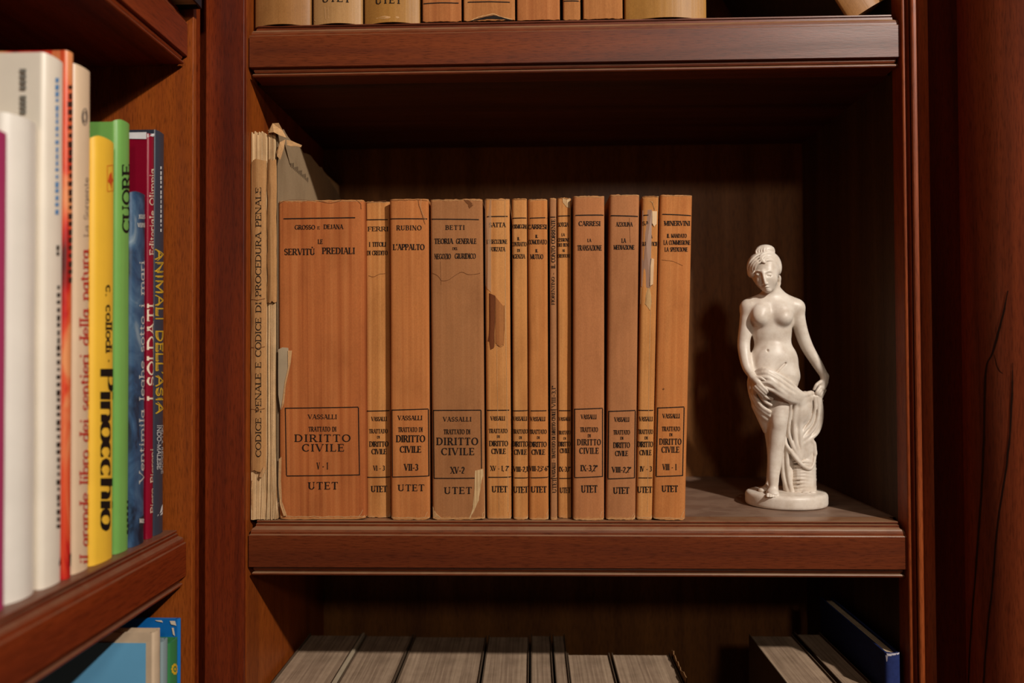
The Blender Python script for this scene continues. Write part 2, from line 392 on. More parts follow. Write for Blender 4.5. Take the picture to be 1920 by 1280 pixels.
m = MB(); m.box(XR + .0162, XR + .020, .0121, .062, 0, H_B); m.box(XR + .020, x5 + .05, .055, .062, 0, H_B); m.box(XR + .012, x4, .0121, .016, 0, H_B); part(m, 'stile', M_post, bc)
for zt in (ZU, ZS, ZL):
    m = MB(); m.box(XL + .0002, XR - .0002, .0198, YB, zt - .0420, zt); sh = part(m, 'shelf', [M_board], bc)
    mm = moulding(XL + .0012, XR - .0008, zt); mm.build('moulding', M_shelf, sh)

# right pilaster: a convex figured panel that turns away from the opening
pil = empty('pilaster', (.37, -.02, 0), 'rounded mahogany pilaster with dark figured grain right of the bookcase', 'pilaster')
m = MB(); rows = []
px0 = onY(1803, 640, .0035)[0]
PA, PB_ = .062, .056
for z in np.linspace(0, H_B, 12):
    r = []
    for i in range(33):
        t = math.pi / 2 * i / 32
        r.append((px0 + PA * (1 - math.cos(t)), .0035 - PB_ * math.sin(t), z))
    r += [(px0 + .18, .0035 - PB_, z), (px0 + .18, .0035, z), (px0, .0035, z)]
    rows.append(r)
m.grid(rows); m.quad([rows[-1][k] for k in range(len(rows[-1]) - 1)])
def on_shaft(px, py):
    d = ray(px, py); best = None
    for t in np.linspace(0, math.pi / 2, 400):
        X, Y = px0 + PA * (1 - math.cos(t)), .0035 - PB_ * math.sin(t)
        e = abs(CP[0] + d[0] * (Y + DC) / d[1] - X)
        if best is None or e < best[0]: best = (e, X, Y, t, CP[2] + d[2] * (Y + DC) / d[1])
    return best[1:]
for pts, wd in (([(1889, 552), (1878, 600), (1862, 660), (1849, 692), (1846, 780), (1845, 830), (1840, 930), (1829, 1080), (1821, 1180), (1815, 1300)], .0011), ([(1864, 664), (1871, 690), (1880, 700)], .0006),
                ([(1899, 680), (1896, 780), (1888, 870), (1871, 980), (1861, 1100), (1852, 1180), (1843, 1300)], .0009), ([(1876, 610), (1884, 575), (1890, 545)], .0005)):
    P = [on_shaft(*p) for p in spline2(pts)]
    for k in range(len(P) - 1):
        qd = []
        for (X, Y, t, z), sg in ((P[k], -1), (P[k], 1), (P[k + 1], 1), (P[k + 1], -1)):
            ww = wd * (1 + .5 * noise.noise(Vector((z * 60, sg * 3.0, 0)))) * min(1, .35 + k / 5)
            qd.append((X - .00025 * math.cos(t) + sg * ww * math.sin(t) * .7, Y - .00025 * math.sin(t) - sg * ww * math.cos(t) * .7, z))
        m.quad(qd, 1)
part(m, 'shaft', [M_col, plain('black_vein', rgb(36, 18, 12), .5, .3)], pil, smooth=True)

# ------------------------------------------------------------------ left bookcase, at right angles
YE = -.0215; XF = onY(361.3, 640, YE)[0]; XSH = XF - .0042; Y0L = -.95
lb = empty('bookcase', (-.4, -.5, 0), 'mahogany bookcase on the left, at right angles, holding colourful picture books', 'bookcase')
m = MB(); m.box(XF - .26, XF, YE, YE + .005, 0, H_B); part(m, 'side_panel', M_inner, lb, bevel=.0005)
m = MB(); m.box(XF - .05, xa - .0003, .003, .011, 0, H_B); m.box(XF - .05, XF - .022, YE + .0055, .003, 0, H_B); part(m, 'corner_strip', M_post, lb)
m = MB(); m.box(XF - .26, XF, Y0L - .02, Y0L, 0, H_B); part(m, 'side_panel', M_inner, lb)
m = MB(); m.box(XF - .268, XF - .26, Y0L - .02, -.0005, 0, H_B); part(m, 'back_panel', M_back, lb)
m = MB(); m.box(XF - .268, XF, Y0L - .02, -.0005, H_B, H_B + .02); part(m, 'top_board', M_post, lb)
for zt in (ZU, ZS, ZL):
    m = MB(); m.box(XF - .259, XSH - .0198, Y0L + .0003, YE - .0003, zt - .0420, zt); sh = part(m, 'shelf', M_shelfY, lb)
    mm = moulding(Y0L + .001, YE - .0008, zt, 'y', XSH); mm.build('moulding', M_shelfY, sh)

# room shell
m = MB(); m.box(-2, 2.5, -3, .35, -.05, 0); struct(m.build('floor', wood('floor_boards', 'y', rgb(70, 44, 26), rgb(96, 62, 38), rgb(112, 76, 46), rough=.4)))
m = MB(); m.box(-2, 2.5, .35, .40, 0, 2.8); struct(m.build('wall_back', plain('wall_paint', rgb(200, 186, 166), .8)))
# fix floor gap: the bookcases stand on the floor against the wall
# ------------------------------------------------------------------ books
def nz(x, y, z=0.0): return noise.noise(Vector((x, y, z)))

class Book:
    """local frame: spine faces -y, foot at z = 0, centre of the spine at x = 0"""
    def __init__(s, name, loc, rot, W, H, D, label, cat, group, seed=0, bulge=.0008, r=.0012, t=.0006, rag=.0, lean=0, wob=.0002, shrink=.0, fore=.004, top_round=0.0):
        s.W, s.H, s.D, s.b, s.r, s.t, s.seed, s.wob, s.rag, s.shrink, s.fore, s.tr = W, H, D, bulge, r, t, seed, wob, rag, shrink, fore, top_round
        s.root = empty(name, loc, label, cat, group, rot=rot)
        s.root.rotation_mode = 'XYZ'
        M = Matrix.Translation(Vector(loc)) @ s.root.rotation_euler.to_matrix().to_4x4()
        s.M = np.array(M); s.Mi = np.linalg.inv(s.M)
        s.mb = MB()
    def y(s, u, v):
        h = s.W / 2; a = min(abs(u) / h, 1.0)
        y = s.b * a * a
        k = abs(u) - (h - s.r)
        if k > 0: y += s.r - math.sqrt(max(s.r ** 2 - k ** 2, 0))
        y += s.wob * nz(u * 110 + s.seed * 7.1, v * 14, s.seed) + s.wob * .7 * nz(u * 320, v * 50, s.seed + 3)
        return y
    def top(s, u, extra=0):
        h = s.W / 2; a = min(abs(u) / h, 1.0)
        z = s.H - s.rag * abs(nz(u * 170, s.seed * 3.3 + extra)) - s.rag * .5 * abs(nz(u * 600, s.seed * 5.3 + extra))
        if s.tr: z -= s.tr * (1 - math.sqrt(max(1 - a ** 4, 0)))
        return z
    def bot(s, u):
        a = min(abs(u) / (s.W / 2), 1)
        return s.rag * .8 * abs(nz(u * 210, s.seed * 1.9 + 20)) + (s.rag * .8 * max(0, a - .8) * 5 if s.rag else 0)
    def cover(s, mats, nu=18, nv=40, smooth=True, board_mat=0):
        h = s.W / 2; us = []
        for i in range(nu + 1): us.append(-h + s.r + (s.W - 2 * s.r) * i / nu)
        c = [h - s.r + s.r * math.sin(math.radians(q)) for q in (30, 60, 80, 90)]
        us = [-q for q in c[::-1]] + us + c
        path = [('L', s.D), ('L', s.D * .5), ('L', s.b + s.r * 1.6)] + [('S', u) for u in us] + [('R', s.b + s.r * 1.6), ('R', s.D * .5), ('R', s.D)]
        O = []; I = []
        for j in range(nv + 1):
            f = j / nv; ro = []; ri = []
            for k, q in path:
                if k == 'S':
                    z0, z1 = s.bot(q), s.top(q); z = z0 + (z1 - z0) * f
                    y = s.y(q, z); ro.append((q, y, z))
                    ri.append((q * (1 - s.t / h), y + s.t, z))
                else:
                    sg = -1 if k == 'L' else 1
                    u = sg * h; z0, z1 = s.bot(u), s.top(u); 
                    z1 -= s.rag * .6 * abs(nz(q * 90, sg * 3 + s.seed)); z = z0 + (z1 - z0) * f
                    w_ = .0004 * nz(q * 30, z * 20, s.seed + sg) if q > .02 else 0
                    ro.append((u + w_ * 0.5 - sg * .0002, q, z)); ri.append((u - sg * (s.t + .0002), q, z))
            O.append(ro); I.append(ri)
        s.mb.grid(O, 0); s.mb.grid([r[::-1] for r in I], 0)
        s.mb.grid([I[-1], O[-1]], 0); s.mb.grid([O[0], I[0]], 0)
        s.mb.grid([[O[j][0], I[j][0]] for j in range(nv + 1)], 0); s.mb.grid([[I[j][-1], O[j][-1]] for j in range(nv + 1)], 0)
        s.mats = mats
    def block(s, mat, sub=None):
        m = MB(); h = s.W / 2 - s.t - .0004; z0 = .0008 + s.shrink; z1 = s.H - .001 - s.shrink - s.rag
        n = max(4, int(s.W / .0016)); xs = np.linspace(-h, h, n + 1); rows = []
        ys = [s.b + s.r + s.t, s.D * .3, s.D * .65, s.D - s.fore]
        g = [[(x, y, z1 - .0005 * abs(nz(x * 400, y * 6, s.seed + 9))) for x in xs] for y in ys]
        m.grid([r[::-1] for r in g], 0)
        m.grid([[(x, ys[0], z0) for x in xs], [(x, ys[0], g[0][i][2]) for i, x in enumerate(xs)]], 0)
        m.grid([[(x, ys[-1], z0) for x in xs][::-1], [(x, ys[-1], g[-1][i][2]) for i, x in enumerate(xs)][::-1]], 0)
        m.grid([[(xs[0], y, z0) for y in ys][::-1], [g[j][0] for j in range(4)][::-1]], 0)
        m.grid([[(xs[-1], y, z0) for y in ys], [g[j][-1] for j in range(4)]], 0)
        m.grid([[(x, y, z0) for x in xs] for y in ys], 0)
        m.build('page_block', mat, s.root)
    def uv(s, px, py):
        """where a sight line meets the spine plane, in spine coordinates (u across, v up)"""
        d = ray(px, py); o4 = s.Mi @ np.append(CP, 1); d4 = s.Mi @ np.append(d, 0)
        y0 = s.b * .35; t = (y0 - o4[1]) / d4[1]; p = o4[:3] + d4[:3] * t
        return p[0], p[2]
    def put(s, u, v, eps=.00022):
        h = s.W / 2 - .0001; u = min(max(u, -h), h); v = max(v, .0003); return (u, s.y(u, v) - eps, v)
    def poly(s, pts, m, eps=.00022):
        """a flat patch on the spine, split so that it follows the surface"""
        P = [np.array(s.uv(*p)) for p in pts]
        if len(P) != 4:
            c = sum(P) / len(P)
            for i in range(len(P)): s.mb.quad([s.put(q_[0], q_[1], eps) for q_ in (c, P[i], P[(i + 1) % len(P)])], m)
            return
        na = max(1, min(10, int(max(np.linalg.norm(P[1] - P[0]), np.linalg.norm(P[2] - P[3])) / .0011)))
        nb = max(1, min(10, int(max(np.linalg.norm(P[3] - P[0]), np.linalg.norm(P[2] - P[1])) / .0011)))
        g = []
        for j in range(nb + 1):
            a, b = P[0] + (P[3] - P[0]) * j / nb, P[1] + (P[2] - P[1]) * j / nb
            g.append([s.put(*(a + (b - a) * i / na), eps) for i in range(na + 1)])
        s.mb.grid(g, m)
    def line(s, x0, y0, x1, y1, wpx, m=1, n=8, eps=.00022):
        L = math.hypot(x1 - x0, y1 - y0); nx, ny = -(y1 - y0) / L * wpx / 2, (x1 - x0) / L * wpx / 2
        for i in range(n):
            a, b = i / n, (i + 1) / n
            A = (x0 + (x1 - x0) * a, y0 + (y1 - y0) * a); B = (x0 + (x1 - x0) * b, y0 + (y1 - y0) * b)
            s.poly([(A[0] + nx, A[1] + ny), (B[0] + nx, B[1] + ny), (B[0] - nx, B[1] - ny), (A[0] - nx, A[1] - ny)], m, eps)
    def path(s, pts, wpx, m=1):
        P = spline2(pts, 4) if len(pts) > 2 else pts
        P = [(x + .8 * nz(x * .31, y * .37, s.seed), y + .8 * nz(y * .29, x * .41, s.seed + 4)) for x, y in P]
        for a, b in zip(P, P[1:]): s.line(a[0], a[1], b[0], b[1], wpx * (.55 + .5 * abs(nz(a[0] * .2, a[1] * .2, 8))), m, 2)
    def frame(s, x0, y0, x1, y1, wpx=1.8, m=1, sk=0):
        s.line(x0, y0 + 1, x1, y0 - 1, wpx, m, 12); s.line(x0 + sk, y1 + 1, x1 + sk, y1 - 1, wpx, m, 12)
        s.line(x0, y0, x0 + sk, y1, wpx, m, 12); s.line(x1, y0, x1 + sk, y1, wpx, m, 12)
    def text(s, txt, cx, cy, hpx, wpx, m=1, rot=0, sk=0.0, flip=1, **kw):
        for q in text_quads(txt, hpx, wpx, **kw):
            P = []
            for x, y in q:
                y -= hpx / 2
                if rot == 0: p = (cx + x + sk * y, cy - y)
                elif rot == 90: p = (cx - y, cy - x)       # reads upwards
                else: p = (cx + y, cy + x)                 # reads downwards
                P.append(p)
            if m is not None: s.poly(P, m, .00026)
    def finish(s, part_name='cover', smooth=True):
        o = s.mb.build(part_name, s.mats, s.root, smooth=smooth)
        me = o.data
        o2 = o.modifiers.new('edges', 'EDGE_SPLIT'); o2.split_angle = math.radians(50)
        return o
    def patch(s, name, pts, mat, lift=.0004, thick=.0003, m2=None):
        """a raised scrap (tape, torn paper) lying on the spine; pts in sight-line pixels, convex or near so"""
        mb = MB(); P = [s.uv(*p) for p in pts]
        top = [s.put(u, v, lift) for u, v in P]; bot = [s.put(u, v, -.0002) for u, v in P]
        cu = sum(p[0] for p in P) / len(P); cv = sum(p[1] for p in P) / len(P); c = s.put(cu, cv, lift)
        for i in range(len(P)):
            j = (i + 1) % len(P)
            mb.quad([c, top[i], top[j]]); mb.quad([top[i], bot[i], bot[j], top[j]])
        return mb.build(name, mat, s.root)

LAW = 'law paperbacks in the row on the middle shelf'
def law(seed, tl, tr, ytop, bl, br, ybot, yf, base, dark, light, label, streak=1.0, lines=(), depth=.168, rag=.0012, bulge=.0007):
    A = onY(bl, ybot, yf); B = onY(br, ybot, yf); Tl = onY(tl, ytop, yf); Tr = onY(tr, ytop, yf)
    W = ((B[0] - A[0]) + (Tr[0] - Tl[0])) / 2 - .0002
    bx = (A[0] + B[0]) / 2; tx = (Tl[0] + Tr[0]) / 2; H = (Tl[2] + Tr[2]) / 2 - ZS
    lean = math.atan2(tx - bx, H)
    z = ZS + .0002 + W / 2 * abs(math.sin(lean))
    M = paper('spine_paper', base, dark, light, seed, streak, wear=(H, rgb(190, 134, 82)))
    b = Book('law_book', (bx, yf, z), (0, lean, 0), W, H - .0004 - W / 2 * abs(math.sin(lean)), depth, label, 'book', LAW, seed, bulge=bulge, r=min(.0024, W * .16), rag=rag, wob=.00028)
    b.cover([M, M_ink, M_crack, M_tearlight]); b.block(M_pages)
    rn = random.Random(seed)
    # rubbed paper along the foot and head, frayed at the corners
    n = max(3, int((br - bl) / 9)); xs = [bl + 1.5 + (br - bl - 3) * k / n for k in range(n + 1)]
    b.path([(x, ybot - 1.2 - 1.6 * rn.random()) for x in xs], 1.5, 3)
    xs = [tl + 2 + (tr - tl - 4) * k / n for k in range(n + 1)]
    b.path([(x, ytop + 2.2 + 1.6 * rn.random()) for x in xs], 1.0, 3 if seed % 3 else 2)
    for sx, cx in ((1, bl + 1), (-1, br - 1)):
        a, c = 3 + 5 * rn.random(), 3 + 8 * rn.random()
        b.poly([(cx, ybot - c), (cx + sx * a * .35, ybot - c * .35), (cx + sx * a, ybot - .8), (cx, ybot - .8)], 3)
    if br - bl > 30:
        cx = br - 2 - 3 * rn.random(); b.path([(cx - 7 * rn.random(), ybot - 3), (cx - 2, ybot - 7 - 5 * rn.random()), (cx + 1, ybot - 12 - 8 * rn.random())], 1.1, 3)
    return b
ORG = (rgb(196, 126, 72), rgb(176, 104, 56), rgb(212, 144, 88))
TAN = (rgb(178, 126, 86), rgb(166, 114, 76), rgb(188, 138, 98))
GLD = (rgb(206, 144, 84), rgb(188, 124, 68), rgb(222, 164, 104))

def block_text(b, cx, rows, sk=0):
    for (t, y, h, wd) in rows:
        b.text(t, cx + sk * (y - 850), y, h, wd, thick=.19 if h < 13 else .17, thin=.075 if h < 13 else .065)
# 1 SERVITU PREDIALI
b = law(1, 520, 681.5, 374, 523, 684, 970, .0062, rgb(188, 112, 62), rgb(160, 86, 44), rgb(206, 134, 80), 'widest orange paperback, second title from the left, spine reading SERVITÙ PREDIALI', rag=.0010)
b.line(531, 410, 666, 408, 2); b.frame(535, 764, 672, 891, 1.8, sk=2)
for t, x, y, h, wd in (('GROSSO', 572, 426, 8.5, 38), ('E', 598, 427, 5.5, 5), ('DEJANA', 625.5, 425, 8.5, 36), ('LE', 601, 453, 8.5, 9), ('SERVITÙ', 562, 472, 12, 58), ('PREDIALI', 635, 470, 12, 61),
                       ('VASSALLI', 605, 781, 8.5, 54), ('TRATTATO DI', 605, 804, 9, 52), ('DIRITTO', 605, 821, 14, 105), ('CIVILE', 606, 839, 14, 79), ('V - 1', 605, 873, 13, 21), ('UTET', 606, 910, 14, 56)):
    b.text(t, x, y, h, wd, track=.16 if t in ('DIRITTO', 'CIVILE', 'UTET') else .06)
b.path([(528, 760), (532, 700), (541, 657)], .8, 2); b.path([(668, 375), (676, 382), (677, 392)], 1.5, 2); b.path([(522, 383), (540, 375), (590, 376), (620, 381), (640, 375)], 1.0, 2)
b.finish()
# 2 I TITOLI DI CREDITO
b = law(2, 683.5, 730.5, 376, 686.5, 732.5, 971, .0135, *GLD, 'narrow tan paperback with cracked spine, between the widest orange book and L\'APPALTO')
b.line(687, 412, 727, 411.5, 1.8); b.line(687, 770.5, 730, 769.5, 1.8); b.line(688, 894.5, 731, 894, 1.8)
for t, x, y, h, wd in (('FERRI', 709, 429, 8.5, 39), ('I TITOLI', 708, 458, 8.5, 32), ('DI CREDITO', 707.5, 474, 8.5, 38.5), ('VASSALLI', 711, 785, 8, 29), ('TRATTATO', 709.5, 808, 8, 35), ('DI', 710, 819, 5, 5), ('DIRITTO', 710.5, 832, 10, 35.5), ('CIVILE', 711, 846, 10, 28), ('VI - 3', 711, 877, 9.5, 21), ('UTET', 711, 916, 12, 30)):
    b.text(t, x, y, h, wd)
b.path([(687, 380), (688, 411)], 1.6, 2); b.path([(688, 380), (724, 376)], 1.2, 2); b.path([(691, 516), (700, 519), (712, 514), (722, 513)], 1.0, 2)
b.finish()
# 3 L'APPALTO
b = law(3, 729.5, 803.5, 372, 732.5, 805.5, 972, .0058, *ORG, 'orange paperback with spine title L\'APPALTO and a slanting tear at its head')
b.line(731, 410, 801, 410, 1.8); b.frame(734.5, 767.5, 803, 893, 1.8, sk=1)
for t, x, y, h, wd in (('RUBINO', 767, 427, 9, 47), ("L'APPALTO", 766.5, 463, 11, 59), ('VASSALLI', 769, 783, 8.5, 46), ('TRATTATO DI', 769.5, 805, 9, 46), ('DIRITTO', 770, 822, 13, 54), ('CIVILE', 770, 842, 12.5, 40), ('VII-3', 771, 875.5, 12.5, 26), ('UTET', 771, 914, 12.5, 50)):
    b.text(t, x, y, h, wd, track=.12 if t in ('UTET', 'RUBINO') else .03)
b.path([(784, 374), (786, 385), (791, 402), (797, 420)], 1.6, 2); b.path([(790, 373), (789, 390), (798, 412)], 1.0, 3)
b.finish()
# 4 TEORIA GENERALE
b = law(4, 806.5, 904, 372, 809.5, 910, 973, .0060, rgb(172, 119, 77), rgb(160, 107, 67), rgb(182, 131, 89), 'wide greyish-tan paperback TEORIA GENERALE with frayed backing showing at its foot', streak=.45)
b.line(808.5, 410.5, 898, 411.5, 1.8); b.line(812, 769, 902, 768.5, 1.8); b.line(813.5, 896.5, 890, 896, 1.8); b.line(812.5, 769, 814, 896, 1.8); b.line(902, 769, 903, 878, 1.8)
for t, x, y, h, wd in (('BETTI', 853.5, 426.5, 8.5, 36), ('TEORIA', 832, 452, 10, 35), ('GENERALE', 874.5, 452, 10, 38), ('DEL', 853.5, 466, 5, 10), ('NEGOZIO', 830, 480.5, 10, 31), ('GIURIDICO', 872.5, 480, 10, 39),
                       ('VASSALLI', 857.5, 785.5, 8.5, 53), ('TRATTATO DI', 857, 809, 9, 50), ('DIRITTO', 857.5, 827, 14, 78), ('CIVILE', 858.5, 846, 13.5, 62), ('XV-2', 858, 881, 12.5, 26), ('UTET', 859, 919, 13, 52)):
    b.text(t, x, y, h, wd, track=.14 if t in ('DIRITTO', 'CIVILE', 'UTET', 'BETTI', 'VASSALLI') else .03)
b.path([(810, 511), (822, 518), (828, 526), (840, 525), (852, 517), (866, 510), (880, 515), (900, 512)], 1.0, 2); b.path([(826, 490), (827, 534)], .7, 2)
b.poly([(869, 374), (880, 376), (886, 382), (880, 385), (875, 381)], 2); b.poly([(878, 383), (888, 384), (880, 391), (878, 386)], 2)
M_mesh = pages('exposed_gauze', rgb(240, 206, 156), rgb(160, 116, 72), freq=1700)
b.patch('exposed_backing', [(891, 882), (906, 879), (910, 930), (909.5, 971), (879, 972), (886, 955), (889, 925)], M_mesh, .0003)
b.patch('torn_corner', [(811, 950), (818, 962), (828, 971), (812, 972)], M_tearlight, .0004)
b.finish()
# 5 L'ESECUZIONE FORZATA
b = law(5, 907.5, 956.5, 371, 913, 959, 974, .0095, *GLD, 'narrow tan paperback with clear tape down its head and a dark torn strip below')
b.line(913, 406, 952, 405.5, 1.8); b.line(912.5, 769, 955, 768.5, 1.8); b.line(915.5, 894.5, 958, 894, 1.8)
for t, x, y, h, wd in (('SATTA', 932.5, 421.5, 8.5, 31), ("L'ESECUZIONE", 932, 453, 8, 38), ('FORZATA', 933, 467, 8, 28), ('VASSALLI', 933.5, 784, 8, 27), ('TRATTATO', 934, 807.5, 8, 35), ('DI', 934.5, 818, 5, 5), ('DIRITTO', 935, 831, 10, 35), ('CIVILE', 935, 845.5, 10, 27), ('XV - 1, 2°', 937, 877.5, 9.5, 35), ('UTET', 937, 916.5, 12, 29)):
    b.text(t, x, y, h, wd)
M_tape, nt, bs = mat_base('clear_tape', .25, .5); bs.inputs['Base Color'].default_value = rgb(214, 176, 140); bs.inputs['Alpha'].default_value = .42
M_torn = paper('torn_brown_layer', rgb(122, 68, 36), rgb(100, 52, 26), rgb(140, 84, 46), 31)
b.patch('tape', [(909, 374), (921.5, 375), (921, 450), (921, 548), (914, 541), (910, 535), (909, 450)], M_tape, .0005)
b.patch('torn_strip', [(909.5, 549), (919, 550), (928, 554), (927.5, 600), (926, 652), (920, 655), (918, 640), (911, 640)], M_torn, .0005)
b.patch('torn_strip', [(929, 556), (945, 575), (944.5, 645), (936, 649), (929.5, 643)], paper('torn_tan_layer', rgb(172, 112, 64), rgb(150, 92, 50), rgb(186, 128, 76), 32), .0004)
b.path([(928.5, 554), (928, 600), (926.5, 650)], 1.4, 2); b.path([(945.5, 572), (945.5, 620), (944, 647)], 1.2, 2); b.path([(930, 646), (938, 650), (944, 647)], .8, 2)
b.path([(947, 376), (948, 560), (951, 760), (953, 960)], 1.2, 3); b.path([(931, 600), (933, 760), (936, 960)], .8, 3)
b.finish()
# 6 CONTRATTO DI AGENZIA
b = law(6, 959.5, 988, 371, 962, 990.5, 973, .0075, *GLD, 'slim tan paperback just right of the taped book, spine reading AGENZIA')
b.line(958.5, 409, 987, 408.5, 1.7); b.line(960.5, 770, 990, 769.5, 1.7); b.line(962, 895.5, 991, 895.5, 1.7)
for t, x, y, h, wd in (('FORMIGGINI', 973.5, 424.5, 8, 28), ('IL', 972.5, 447.5, 6, 5), ('CONTRATTO', 973.5, 457.5, 8, 28), ('DI', 972.5, 469.5, 5.5, 5), ('AGENZIA', 972, 480.5, 8, 25), ('VASSALLI', 975, 784.5, 8, 27), ('TRATTATO', 975.5, 808.5, 8, 28), ('DI', 976, 820, 5, 5), ('DIRITTO', 975.5, 832, 10, 29), ('CIVILE', 976, 847, 10, 24), ('VIII-2,1', 976, 879, 9.5, 28), ('UTET', 976.5, 917.5, 12, 28)):
    b.text(t, x, y, h, wd)
b.finish()
# 7 COMODATO / MUTUO
b = law(7, 989.5, 1026.5, 372, 991.5, 1029.5, 974, .0066, rgb(200, 132, 74), rgb(182, 114, 62), rgb(212, 148, 90), 'slim golden-orange paperback with spine reading COMODATO and MUTUO')
b.line(989.5, 409, 1026, 408, 1.7); b.line(991.5, 770, 1028.5, 769.5, 1.7); b.line(993, 895.5, 1030, 894.5, 1.7)
for t, x, y, h, wd in (('CARRESI', 1007.5, 425, 8.5, 36), ('IL', 1006.5, 443, 6, 5), ('COMODATO', 1008, 453.5, 8.5, 35), ('IL', 1006.5, 470, 6, 5), ('MUTUO', 1006.5, 481, 9, 24), ('VASSALLI', 1008.5, 785, 8, 28), ('TRATTATO', 1009, 809, 8, 32), ('DI', 1009.5, 820, 5, 5), ('DIRITTO', 1009, 832.5, 10, 32), ('CIVILE', 1009.5, 847, 10, 25), ('VIII-2,5°-6°', 1010.5, 878, 9.5, 36), ('UTET', 1010.5, 917, 12, 29)):
    b.text(t, x, y, h, wd)
b.finish()
# 8 IL CONTO CORRENTE (title runs up the spine)
b = law(8, 1030, 1043.5, 370, 1032, 1045, 973, .0060, *TAN, 'thinnest tan paperback, its title CONTO CORRENTE running up the spine', streak=.4)
b.line(1031, 407, 1043, 407, 1.7, n=2); b.line(1032.5, 768, 1044, 768, 1.7, n=2); b.line(1033, 896.5, 1045, 896.5, 1.7, n=2)
b.text('FIORENTINO', 1037, 545, 6, 52, rot=90); b.text('-', 1037.5, 513, 6, 5, rot=90); b.text('IL CONTO CORRENTE', 1037.5, 457, 7.5, 92, rot=90)
b.text('VIII-3,1°', 1038.3, 743, 7, 41, rot=90); b.text('VASSALLI - TRATTATO DI DIRITTO CIVILE', 1038.3, 832, 6.5, 124, rot=90, thick=.2); b.text('UTET', 1039.5, 910, 7.5, 27, rot=90)
b.finish()
# 9 CESSIONE
b = law(9, 1044.5, 1071.5, 369, 1046.5, 1072.5, 973, .0130, *GLD, 'slim tan paperback with a fringed head, between the thinnest book and LA TRANSAZIONE')
b.line(1046, 405, 1069, 404.5, 1.7, n=4); b.line(1048, 769.5, 1070, 769.5, 1.7, n=4); b.line(1048.5, 896.5, 1070.5, 896.5, 1.7, n=4)
for t, x, y, h, wd in (('SOTGIA', 1056, 421, 8, 20), ('LA', 1056, 440, 5.5, 6), ('CESSIONE', 1056.5, 449.5, 6.5, 22), ('DEI BENI', 1056.5, 459, 6.5, 21), ('AI', 1056.5, 469.5, 5, 5), ('CREDITORI', 1057, 479.5, 6.5, 23), ('VASSALLI', 1058.5, 785, 7, 22), ('TRATTATO', 1058.5, 810.5, 7, 22.5), ('DI', 1059, 821.5, 4.5, 5), ('DIRITTO', 1058.5, 832, 9, 22.5), ('CIVILE', 1059, 844.5, 9, 18), ('IX-3,1°', 1059, 879, 9, 22), ('UTET', 1060, 918.5, 10.5, 20)):
    b.text(t, x, y, h, wd)
b.patch('exposed_backing', [(1055, 372), (1069, 371), (1068.5, 390), (1062, 388), (1056, 380)], M_pages_old, .0003)
b.finish()
# 10 LA TRANSAZIONE
b = law(10, 1073.5, 1135, 366, 1075, 1132.5, 975, .0056, rgb(186, 124, 80), rgb(174, 112, 70), rgb(196, 136, 92), 'smooth pinkish-tan paperback with spine title LA TRANSAZIONE', streak=.35)
b.line(1079, 403.5, 1132, 403, 2); b.frame(1077.5, 766, 1130, 894, 1.8)
for t, x, y, h, wd in (('CARRESI', 1105.5, 419, 9, 41), ('LA', 1105, 450.5, 6, 7), ('TRANSAZIONE', 1105.5, 464.5, 10, 46), ('VASSALLI', 1104, 781, 8.5, 29), ('TRATTATO', 1104.5, 805, 9, 33), ('DI', 1105, 816.5, 6, 5.5), ('DIRITTO', 1104.5, 828.5, 11.5, 44), ('CIVILE', 1104.5, 844.5, 11.5, 36), ('IX-3,2°', 1104.5, 877, 11.5, 32), ('UTET', 1105, 916, 14, 30)):
    b.text(t, x, y, h, wd, track=.14 if t in ('DIRITTO', 'CIVILE') else .03)
b.finish()
# 11 LA MEDIAZIONE
b = law(11, 1143, 1200, 363, 1136, 1192, 974, .0062, rgb(182, 124, 82), rgb(170, 112, 72), rgb(194, 136, 94), 'smooth pinkish-tan paperback with spine title LA MEDIAZIONE', streak=.4)
b.line(1145, 404, 1196.5, 405.5, 2); b.frame(1141.5, 770, 1191.5, 896.5, 1.8, sk=-1.5)
for t, x, y, h, wd in (('AZZOLINA', 1170.5, 420.5, 8, 31), ('LA', 1169.5, 451, 8, 8), ('MEDIAZIONE', 1170, 463.5, 8.5, 39), ('VASSALLI', 1166, 786, 8.5, 28), ('TRATTATO', 1165.5, 810, 8.5, 31), ('DI', 1166, 821, 5.5, 5.5), ('DIRITTO', 1165.5, 834, 10.5, 31), ('CIVILE', 1165.5, 849.5, 10, 24), ('VIII-2,2°', 1165.5, 880, 10.5, 36), ('UTET', 1165, 919, 12.5, 30)):
    b.text(t, x, y, h, wd)
b.path([(1180, 408), (1181, 440), (1182, 455)], .8, 2)
b.finish()
# 12 LA SUPERFICIE
b = law(12, 1203.5, 1237, 366, 1193.5, 1223.5, 972, .0074, *GLD, 'narrow tan paperback with a taped, ripped head and bare ribbed backing showing')
b.line(1204, 403.5, 1222, 403, 1.7, n=3); b.line(1195.5, 769, 1225, 769, 1.7, n=4); b.line(1194.5, 895.5, 1223, 895.5, 1.7, n=4)
for t, x, y, h, wd in (('SALIS', 1217.5, 418.5, 7.5, 27), ('LA', 1220, 443.5, 6, 6), ('SUPERFICIE', 1218.5, 457, 7.5, 31), ('VASSALLI', 1211.5, 785, 8.5, 25), ('TRATTATO', 1210.5, 809, 8.5, 28), ('DI', 1211.5, 820.5, 5.5, 5.5), ('DIRITTO', 1210, 832.5, 10.5, 29), ('CIVILE', 1210.5, 848, 10, 22), ('IV - 3', 1211, 878.5, 10, 22), ('UTET', 1209, 917.5, 12, 28)):
    b.text(t, x, y, h, wd)
M_rib = pages('ribbed_backing', rgb(226, 184, 128), rgb(126, 80, 44), freq=560)
